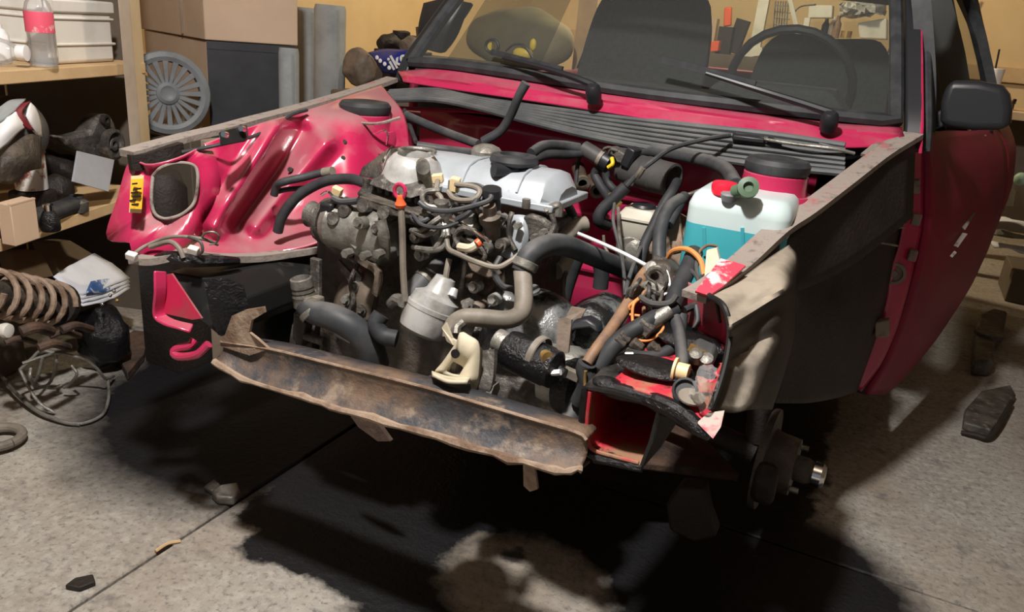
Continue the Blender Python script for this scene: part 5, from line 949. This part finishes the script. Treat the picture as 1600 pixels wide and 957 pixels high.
G().lathe(Vector((dm.x, dm.y, dm.z - .12)), (0, 0, 1), [(.05, 0), (.07, .01), (.07, .15), (.06, .17), (.05, .2), (.03, .21), (0, .21)], 24).build('motor_body', M['under'], mo); G().lathe(Vector((dm.x, dm.y - .065, dm.z - .01)), (0, -1, .2), [(.035, -.02), (.035, .012), (.02, .014), (0, .01)], 16).build('motor_cap', M['cast'], mo)
one(G().bbox(dm.x - .07, dm.x + .09, dm.y - .06, dm.y + .09, .001, dm.z - .121).build('dark_stand', M['under']), 'dark box under the motor behind the headlamp panel', 'box')
bb = th('black_sack', 'crumpled black plastic sack below the newspaper', 'sack', S(160, 490, .0))
G().ball(Vector((*S(158, 496, -.04).xy, .116)), .086, (1.0, .8, 1.22), 26, 18).lump(.02, 18).build('sack_body', M['tar'], bb)
for q in ((183, 470, 'gold'), (172, 462, 'chrome'), (178, 455, 'castl'), (160, 476, 'chrome')): G().ball(S(q[0], q[1], -.10), .006, n=8, m=6).build('glint', M[q[2]], bb)
one(G().lathe(S(11, 517, -.10), SN, [(.015, -.02), (.02, -.005), (.018, .006), (0, .01)], 18).build('plastic_ball', M['white']), 'round white plastic ball lying under the coil spring', 'ball')
one(G().prism([PZ(x, y_, .001) for x, y_ in ((182, 562), (190, 540), (210, 528), (234, 530), (226, 565), (200, 596))], (0, 0, .03)).build('brown_board', M['rust2'], bev=.004), 'brown stained board lying on the floor below the black sack', 'board')
for i, lab in enumerate(('bent rusty rod nearest the white knob', 'thick dark pipe under the middle of the coil spring', 'short rusty pipe at the front of the scrap heap', 'rusty rod lying between the coil spring and the cable coil', 'dark rod end beside the black sack')):
    x, y_ = (30, 55, 82, 100, 118)[i], (532, 515, 540, 522, 512)[i]
    one(G().tube([S(x - 22, y_ + 4, -.10 - .035 * (i % 3)), S(x, y_ - 3, -.115 - .035 * (i % 3)), S(x + 24, y_ + 3, -.10 - .035 * (i % 3))], (.008, .015, .012, .009, .012)[i], 10).build('rusty_rod', M['rust2']), lab, 'rod')
cbg = th('cable_coil', 'loose coil of pale grey cable on the floor by the shelf', 'cable', PZ(110, 620, .02))
def cf(px, py, z): return PZ(px, py, z)
for pts in ([(0, 585, .05), (30, 620, .03), (62, 645, .02), (100, 660, .012), (125, 664, .008)], [(31, 577, .12), (45, 606, .08), (62, 630, .04), (85, 645, .012)], [(35, 568, .14), (65, 558, .15), (90, 553, .16), (125, 560, .14), (150, 575, .10), (165, 592, .05), (178, 588, .02)],
            [(31, 578, .12), (50, 560, .15), (64, 548, .17), (85, 552, .16)], [(87, 553, .16), (87, 575, .12), (78, 598, .07), (66, 605, .05), (55, 604, .05)], [(66, 560, .15), (60, 585, .10), (56, 600, .06), (80, 607, .04), (96, 602, .04)], [(112, 572, .12), (120, 585, .10), (110, 600, .06), (100, 606, .04)], [(48, 576, .12), (47, 590, .10), (55, 606, .05)],
            [(168, 592, .04), (170, 620, .02), (160, 648, .012), (130, 662, .01), (100, 660, .01)]):
    G().tube([cf(*p) for p in pts], .0055 if pts[0][0] == 0 else .0045, 8).build('cable_loop', M['castl'], cbg)
hd = th('rubber_ring', 'worn grey ring half cut by the picture edge on the floor', 'ring', PZ(0, 690, .01))
G().tube([PZ(-2, 690, .012) + Vector((.055 * cos(a), .055 * sin(a), .012)) for a in [2 * pi * k / 24 for k in range(25)]], .013, 10, 1).build('ring_body', M['beigepipe'], hd)
one(G().prism([PZ(x, y_, 0.001) for x, y_ in ((330, 780), (345, 770), (372, 766), (376, 780), (365, 792), (340, 790))], (0, 0, .025)).build('grey_stone', M['castl'], bev=.006), 'grey broken stone lying at the edge of the black oil stain', 'stone')
one(G().prism([PZ(x, y_, 0.001) for x, y_ in ((318, 768), (335, 756), (345, 764), (333, 776))], (0, 0, .015)).build('grey_stone', M['cast'], bev=.004), 'small dark stone chip behind the grey broken stone', 'stone')
one(G().prism([PZ(x, y_, 0.001) for x, y_ in ((102, 922), (118, 910), (146, 904), (150, 916), (125, 926))], (0, 0, .012)).build('dirt_clod', M['under'], bev=.003), 'dark flat clod lying on the slab joint', 'clod')
one(G().tube([PZ(243, 862, .004), PZ(262, 850, .006), PZ(282, 846, .004)], .004, 6).build('wood_splinter', M['wood']), 'yellow wood splinter beside the slab joint', 'splinter')
# ------------------------------------------------------------------ behind the shelf
cor, lf_, rt_ = P(322, 62, .75), P(225, 48, .98), P(460, 62, 1.02)
base = [Vector((p.x, p.y, 0)) for p in (cor, rt_, rt_ + (lf_ - cor), lf_)]
ztop = cor.z
bx = th('carton_stack_lower', 'tall black printed carton with one plain brown side behind the post', 'carton', base[0])
vpoly(base, .001, ztop - .002).build('carton_body', M['card'], bx, bev=.003)
M['blackprint'] = mat('black_print', (.028, .03, .035), (.04, .042, .05), 10, rough=.5)
nf = (base[1] - base[0]).cross(Vector((0, 0, 1))).normalized() * .003
vpoly([base[0] + nf, base[1] + nf, base[1], base[0]], .001, ztop - .004).build('black_side', M['blackprint'], bx, label='black printed side')
vpoly([base[0] + nf * 2 + Vector((.0, 0, 0)), base[1] + nf * 2, base[1] + nf, base[0] + nf], ztop - .035, ztop - .002).build('top_flap', M['blackprint'], bx)
ub = [base[0] + Vector((.01, -.015, 0)), base[1] + Vector((.02, .0, 0)), base[2] + Vector((0, .02, 0)), base[3] + Vector((-.02, 0, 0))]
ux = th('carton', 'large plain cardboard box on top of the black carton', 'carton', (*base[0].xy, ztop))
vpoly(ub, ztop, ztop + .38).build('carton_body', M['card'], ux, bev=.004)
for t in (.3,): 
    q = ub[0].lerp(ub[3], t); G().prism([Vector((q.x - .002, q.y - .012, ztop + .01)), Vector((q.x + .004, q.y - .012, ztop + .01)), Vector((q.x + .004, q.y - .012, ztop + .37)), Vector((q.x - .002, q.y - .012, ztop + .37))], (0, .012, 0)).build('crease', M['cardd'], ux)
# wheel cover
wc = P(262, 146, .52); wn = (CP - wc).normalized(); wn = Vector((wn.x * .6 + .55, wn.y, .10)).normalized()
wv = th('wheel_cover', 'grey spoked plastic wheel cover leaning against the brown carton side', 'wheel cover', wc)
RW = .160
G().lathe(wc, wn, [(RW * .74, -.02), (RW * .97, -.02), (RW, -.005), (RW * .97, .008), (RW * .86, .014), (RW * .76, .008), (RW * .74, -.004)], 48, (False, False)).build('outer_ring', M['hub'], wv)
G().lathe(wc, wn, [(RW * .28, -.015), (RW * .26, .012), (RW * .18, .018), (RW * .12, .012), (0, .012)], 32).build('centre_cap', M['hub'], wv)
one(G().bbox(wc.x - .14, wc.x + .14, wc.y - .03, wc.y + .09, .001, wc.z - RW - .002).build('dark_crate', M['darkwall'], bev=.004), 'dark crate carrying the grey wheel cover', 'crate')
u_, v_, d_ = frame(wn)
spk = None
for i in range(20):
    a = 2 * pi * i / 20; r_ = u_ * cos(a) + v_ * sin(a); t_ = -u_ * sin(a) + v_ * cos(a)
    o = G().prism([wc + r_ * RW * .22 - t_ * .007 - d_ * .006, wc + r_ * RW * .22 + t_ * .007 - d_ * .006, wc + r_ * RW * .78 + t_ * .011 - d_ * .004, wc + r_ * RW * .78 - t_ * .011 - d_ * .004], d_ * .012).build('spoke', M['hub'], wv, bev=.002, seg=1)
# rolled mats against the wall
for (xa_, xb_, top, y_, lab) in ((437, 461, 76, .86, 'shortest grey felt roll, next to the black carton'), (456, 494, 12, 1.60, 'middle grey felt roll, standing between two others'), (494, 532, 8, 1.50, 'grey felt roll at the right end, with a folded edge')):
    a, b = P(xa_, 140, y_), P(xb_, 140, y_); R_ = (b - a).length / 2; c = (a + b) / 2; zt = P((xa_ + xb_) / 2, top, y_).z
    o = th('felt_roll', lab, 'roll', (c.x, c.y, 0), 'grey felt rolls against the wall')
    G().lathe(Vector((c.x, c.y, .001)), (.0, .012, 1), [(R_ * .95, 0), (R_, .01), (R_, zt - .02), (R_ * .92, zt), (R_ * .55, zt - .004), (R_ * .5, zt - .05), (0, zt - .05)], 24).build('roll_body', M['felt'], o)
    G().bbox(c.x + R_ * .7, c.x + R_ * 1.05, c.y - R_ * .3, c.y - R_ * .2, .01, zt - .02).build('loose_edge', M['felt'], o)
one(G().bbox(-1.66, -1.0, 1.25, 1.95, .001, .82).build('wooden_chest', M['darkwall'], bev=.01), 'dark wooden chest standing beyond the far wing of the car', 'chest')
one(G().ball(Vector((*P(562, 118, 1.47).xy, .915)), .09, (1.0, .8, .95), 24, 16).lump(.02, 16).build('brown_bag', M['brown']), 'crumpled brown bag on the dark chest', 'bag')
bg = th('blue_bag', 'blue plastic bag printed with large white letters', 'bag', (*P(612, 96, 1.42).xy, .83))
blue = mat('blue_plastic', (.015, .03, .22), None, rough=.25)
bpts = [[(577, 84, 1.45), (600, 79, 1.43), (625, 80, 1.42), (646, 82, 1.43)], [(590, 97, 1.40), (608, 96, 1.37), (625, 96, 1.37), (641, 96, 1.40)], [(600, 112, 1.42), (610, 114, 1.40), (620, 114, 1.40), (634, 110, 1.42)]]
G().grid(bpts, 4).build('bag_front', blue, bg, solid=.02)
def text(s, size, c, right, up, m, par, name):
    cu = D.curves.new(name, 'FONT'); cu.body = s; cu.size = size; cu.extrude = .001; cu.align_x = 'CENTER'; cu.align_y = 'CENTER'; cu.offset = size * .02
    o = D.objects.new(name, cu); COL.objects.link(o); r = Vector(right).normalized(); n = r.cross(Vector(up)).normalized(); u2 = n.cross(r)
    w_ = Matrix((r, u2, n)).transposed().to_4x4(); w_.translation = c
    dg = bpy.context.evaluated_depsgraph_get(); me = D.meshes.new_from_object(o.evaluated_get(dg)); D.objects.remove(o); D.curves.remove(cu)
    me.transform(w_); me.materials.clear(); me.materials.append(m); o = D.objects.new(name, me); COL.objects.link(o)
    o.parent = par; o.matrix_parent_inverse = Matrix.Translation(-par.location) if par.type == 'EMPTY' else Matrix(); return o
r_ = P(640, 84, 1.36) - P(604, 102, 1.36)
text('ike', .085, P(622, 95, 1.345), r_, (0, -.3, 1), M['whitecl'], bg, 'printed_letters')
for q in ((589, 90), (594, 95), (601, 100), (608, 106)): G().ball(P(q[0], q[1], 1.36), .010, (1, .3, 1), 10, 6).build('white_spot', M['whitecl'], bg)
bz = P(612, 82, 1.75).z
one(G().bbox(-1.55, -1.14, 1.62, 1.94, .821, bz).build('flat_case', M['darkwall'], bev=.006), 'dark flat case on the chest carrying the boots', 'case')
for (x, y_, m_, lab) in ((612, 66, 'under', 'dark worn boot on the case in front of the yellow wall'), (648, 60, 'brown', 'brownish boot beside the dark one, nearer the car')):
    c = P(x, y_, 1.75); h = c.z + .055 - bz; b_ = th('work_boot', lab, 'boot', (c.x, 1.75, bz))
    G().tube([Vector((c.x - .02, 1.68, bz + .035)), Vector((c.x - .01, 1.72, bz + .045)), Vector((c.x, 1.80, bz + .05)), Vector((c.x + .01, 1.82, bz + h * .6)), Vector((c.x + .01, 1.82, bz + h))], [.03, .042, .046, .042, .048], 14).lump(.008, 20).build('boot_upper', M[m_], b_)
    G().bbox(c.x - .045, c.x + .045, 1.66, 1.85, bz + .001, bz + .016).build('boot_sole', M['plastic'], b_, bev=.005)
one(G().bbox(-1.62, -1.57, 1.6, 1.66, .821, 1.0).build('wood_offcut', M['brown'], bev=.004), 'brown wood offcut beside the felt rolls', 'offcut')
# ------------------------------------------------------------------ seen through the glass
tb = one(G().bbox(-2.2, -1.0, 2.25, 2.95, .001, .92).build('storage_chest', M['darkwall'], bev=.01), 'dark storage chest beside the car seen through the windscreen', 'chest')
sk = one(G().ball(Vector((-1.36, 2.6, 1.09)), .27, (1.28, .7, .62), 30, 20).lump(.03, 6).build('burlap_sack', mat('sack_cloth', (.34, .29, .17), (.26, .22, .13), 8, .4, .7, .9)), 'bulging beige sack seen through the windscreen on the far side', 'sack')
one(G().bbox(-1.13, -1.01, 2.86, 2.93, .921, 1.35).build('plywood_board', M['wood'], bev=.003), 'narrow pale board standing beside the beige sack', 'board')
ye = mat('yellow_rubber', (.62, .42, .04), None, rough=.5)
hs = th('work_lamp', 'yellow and black hand lamp on the dashboard side', 'lamp', P(765, 76, .86))
G().tube([P(769, 72, .86) + Vector((.026 * cos(a), 0, .022 * sin(a))) for a in [2 * pi * k / 16 for k in range(17)]], .0055, 8, 1).build('black_ring', M['plastic'], hs); G().box(P(766, 72, .87), (.016, .012, .026)).build('yellow_core', ye, hs)
yb = th('yellow_glove', 'yellow rubber glove lying by the windscreen', 'glove', P(820, 86, .84))
G().ball(P(817, 84, .86), .032, (1.2, .6, .7)).build('palm', ye, yb); G().ball(P(833, 70, .88), .016, (.8, .6, 1.3)).build('thumb', ye, yb)
one(G().tube([P(790, 80, .84), P(803, 70, .84), P(820, 72, .84), P(833, 90, .84)], .004, 8).build('thin_black_hoop', M['plastic']), 'thin black wire hoop around the yellow glove', 'wire')
BY = 4.9
one(G().bbox(-1.1, .9, 4.75, 5.35, .001, 1.085).build('back_bench', M['darkwall'], bev=.006), 'long dark bench against the back wall, seen through the rear window', 'bench')
wf_ = th('timber_upright', 'white painted timber frame seen through the rear window', 'frame', P(1180, 82, BY))
p0, p1 = P(1180, 76, BY), P(1202, -40, BY); G().strip([p0, p1], [(-.04, -.03), (.04, -.03), (.04, .03), (-.04, .03)], 0, up=(0, 1, 0)).build('frame_post', M['white'], wf_); G().strip([P(1164, 84, BY), P(1192, 80, BY)], [(-.03, -.04), (.03, -.04), (.03, .04), (-.03, .04)], 0, up=(0, 1, 0)).build('frame_foot', M['white'], wf_)
one(G().prism([P(1131, 12, BY), P(1143, 10, BY), P(1142, 40, BY), P(1130, 42, BY)], (0, .04, 0)).build('orange_can', M['orange'], bev=.01), 'orange can on the back bench behind the car', 'can')
oz = P(1136, 42, BY); one(G().bbox(oz.x - .06, oz.x + .05, BY - .01, BY + .08, 1.086, oz.z).build('dark_case', M['under']), 'small dark case under the orange can', 'case')
one(G().prism([P(1108, 66, BY), P(1128, 64, BY), P(1126, 80, BY), P(1106, 82, BY)], (0, -.1, 0)).build('red_box', M['orange'], bev=.004), 'orange red box low in the rear window', 'box')
one(G().box(P(1153, 57, BY + .14), (.10, .10, .26), (0, .2, 0)).build('dark_bundle', M['under']), 'dark upright bundle beside the orange red box', 'bundle')
one(G().bbox(P(1112, 40, 5.2).x, P(1125, 30, 5.2).x, 5.1, 5.2, 1.086, 1.35).build('pale_carton', M['card']), 'pale carton behind the orange can', 'carton')
wr = th('wire_rack', 'leaning wire rack beside the white frame', 'rack', P(1225, 55, BY))
for i in range(6): G().tube([P(1208 + i * 4, 52, BY), P(1212 + i * 4, 2, BY)], .006, 6).build('rack_wire', M['castl'], wr)
G().tube([P(1248, 56, BY - .05), P(1232, -10, BY - .05)], .018, 6).build('rack_edge', M['white'], wr)
for i in range(5): G().tube([P(1208 + i, 48 - i * 10, BY), P(1232 + i, 50 - i * 10, BY)], .005, 6).build('rack_rung', M['castl'], wr)
ws_ = th('white_trolley', 'white metal trolley on the back bench', 'trolley', P(1280, 55, BY))
G().prism([P(1264, 8, BY), P(1301, 8, BY), P(1300, 28, BY), P(1262, 28, BY)], (0, .15, 0)).build('trolley_top', M['white'], ws_, bev=.006); G().strip([P(1262, 28, BY), P(1257, 58, BY)], [(-.02, -.02), (.02, -.02), (.02, .02), (-.02, .02)], 0, up=(0, 1, 0)).build('trolley_leg', M['white'], ws_); G().tube([P(1240, 20, BY), P(1252, 10, BY), P(1275, 7, BY)], .006, 6).build('trolley_handle', M['cast'], ws_)
one(G().prism([P(1340, 36, BY), P(1386, 28, BY), P(1386, 62, BY), P(1343, 60, BY)], (0, .2, 0)).build('white_appliance', M['white'], bev=.01), 'white speckled appliance box at the edge of the rear window', 'appliance')
one(G().grid([[P(1312, 4, BY), P(1340, 2, BY), P(1384, 4, BY)], [P(1312, 18, BY), P(1345, 14, BY - .1), P(1384, 18, BY)], [P(1313, 26, BY), P(1345, 24, BY), P(1384, 20, BY)]], 5, disp=lambda p: p + Vector((0, random.uniform(-.05, .05), random.uniform(-.02, .02)))).build('foil_sheet', mat('foil', (.75, .75, .73), (.45, .45, .44), 20, rough=.3, metal=.3), solid=.01), 'crumpled silver foil above the white appliance', 'foil')
for i, (x, m_, lab) in enumerate(((1283, 'plastic', 'black bottle under the white trolley'), (1305, 'brwire', 'brown bottle between trolley and appliance'), (1322, 'gold', 'yellow tin beside the white appliance'), (1294, 'whitecl', 'thin white tube under the white trolley'))):
    c = P(x, 55, BY + .1); one(G().lathe(Vector((c.x, c.y + (.0 if i in (1, 2) else .2), c.z - .02)), (0, 0, 1), [(.03, 0), (.03, .1), (.014, .13), (.014, .16), (0, .16)] if i != 2 else [(.04, 0), (.04, .05), (0, .05)], 14).build('bench_bottle', M[m_]), lab, 'bottle')
one(G().bbox(P(1250, 60, BY).x, P(1392, 60, BY).x, 4.85, 5.3, P(1300, 62, BY).z - .06, P(1300, 62, BY).z - .03).build('bench_riser', M['wood']), 'raised plank carrying bottles on the back bench', 'plank')
# ------------------------------------------------------------------ right side of the garage
rb = th('tool_bench', 'tool bench with a plank top along the back beyond the door mirror', 'bench', (1.75, 3.75, 0))
G().bbox(1.06, 2.6, 3.45, 4.05, .90, .945).build('bench_top', M['wood'], rb, bev=.004)
for x in (1.12, 2.5):
    for y_ in (3.5, 4.0): G().bbox(x - .04, x + .04, y_ - .04, y_ + .04, .001, .9).build('leg', M['darkwall'], rb)
G().bbox(1.1, 2.55, 4.0, 4.03, .2, .9).build('bench_panel', M['darkwall'], rb)
c = P(1556, 120, 3.6); cp_ = th('white_tumbler', 'white plastic tumbler holding a thin rod on the tool bench', 'tumbler', (c.x, c.y, .946))
G().lathe(Vector((c.x, c.y, .946)), (0, 0, 1), [(.026, 0), (.028, .004), (.037, .21), (.034, .212), (.026, .01), (0, .01)], 22).build('tumbler_body', M['white'], cp_); G().tube([Vector((c.x, c.y, .97)), Vector((c.x - .02, c.y, 1.26))], .005, 8).build('rod', M['plastic'], cp_)
for x, y_, m_, lab in ((1573, 136, 'gold', 'yellow handled pliers beside the white tumbler'), (1582, 130, 'plastic', 'black handled pliers beside the yellow ones'), (1594, 125, 'under', 'round dark tool at the picture edge on the bench'), (1588, 140, 'chrome', 'shiny wrench lying on the tool bench')):
    c = P(x, y_, 3.6); o = th('hand_tool', lab, 'tool', (c.x, c.y, .946)); G().tube([Vector((c.x - .004, c.y - .05, .955)), Vector((c.x, c.y, .985)), Vector((c.x + .008, c.y + .02, 1.0))], .008, 8).build('grip', M[m_], o); G().tube([Vector((c.x + .008, c.y + .02, 1.0)), Vector((c.x + .012, c.y + .05, .98))], .006, 8).build('jaw', M['castl'], o)
for i, (z, m_, lab) in enumerate(((.10, 'paper', 'pale rag at the bottom of the scrap pile'), (.20, 'castl', 'crumpled grey sheet in the middle of the scrap pile'), (.30, 'paper', 'bright torn packaging on top of the scrap pile'))):
    c = P(1594, 390 - i * 20, 3.0); one(G().grid([[c + Vector((-.12 + .06 * a + random.uniform(-.02, .02), .05 * b, random.uniform(-.012, .012) + (.0 if b else -.01))) for a in range(6)] for b in range(3)], 3).build('scrap_sheet', M[m_], solid=.006), lab, 'scrap')
one(G().bbox(1.42, 2.2, 3.0, 3.4, .001, P(1594, 405, 3.0).z - .07).build('scrap_crate', M['darkwall'], bev=.005), 'dark crate under the scrap pile', 'crate')
one(G().ball(P(1595, 280, 3.2), .035, (1, .8, 1)).build('green_ball', mat('pale_green', (.3, .45, .33), None, rough=.5)), 'pale green ball above the scrap pile at the picture edge', 'ball')
one(G().prism([P(1552, 282, 2.4), P(1562, 284, 2.4), P(1576, 298, 2.4), P(1572, 322, 2.4), P(1562, 318, 2.4), P(1548, 336, 2.4), P(1543, 346, 2.4), P(1545, 320, 2.4)], (.03, .02, 0)).build('fibreboard_piece', M['cream']), 'torn cream panel sticking out beside the rear wing', 'panel')
tr_ = th('rusty_tray', 'flat rusty metal piece with a rod edge lying on the floor at the right', 'scrap', PZ(1540, 655, 0))
G().prism([PZ(x, y_, .001) for x, y_ in ((1505, 650), (1530, 622), (1575, 612), (1584, 628), (1562, 662), (1545, 684), (1502, 672))], (0, 0, .03)).build('tray_body', M['cast'], tr_, bev=.006)
G().tube([PZ(1502, 676, .012), PZ(1525, 680, .02), PZ(1545, 684, .02), PZ(1562, 662, .03), PZ(1580, 628, .03)], .008, 8).build('rod_edge', M['under'], tr_)
bk = th('broken_paver', 'rough grey casting with a rounded end lying behind the rusty tray', 'scrap', PZ(1540, 550, 0))
G().prism([PZ(x, y_, .001) for x, y_ in ((1518, 540), (1524, 512), (1545, 502), (1568, 508), (1562, 540), (1548, 555), (1545, 590), (1515, 588))], (0, 0, .07)).build('casting_body', M['cast'], bk, bev=.012)
G().lathe(PZ(1545, 524, .07), (0, 0, 1), [(.06, 0), (.06, .015), (.03, .018), (0, .01)], 20).build('round_boss', M['cast'], bk)
one(G().tube([P(1512, 12, 5.5), P(1516, 4, 5.5), P(1522, -8, 5.5)], .01, 6).build('wall_wire', M['plastic']), 'short black wire hanging on the wall above the tool bench', 'wire')
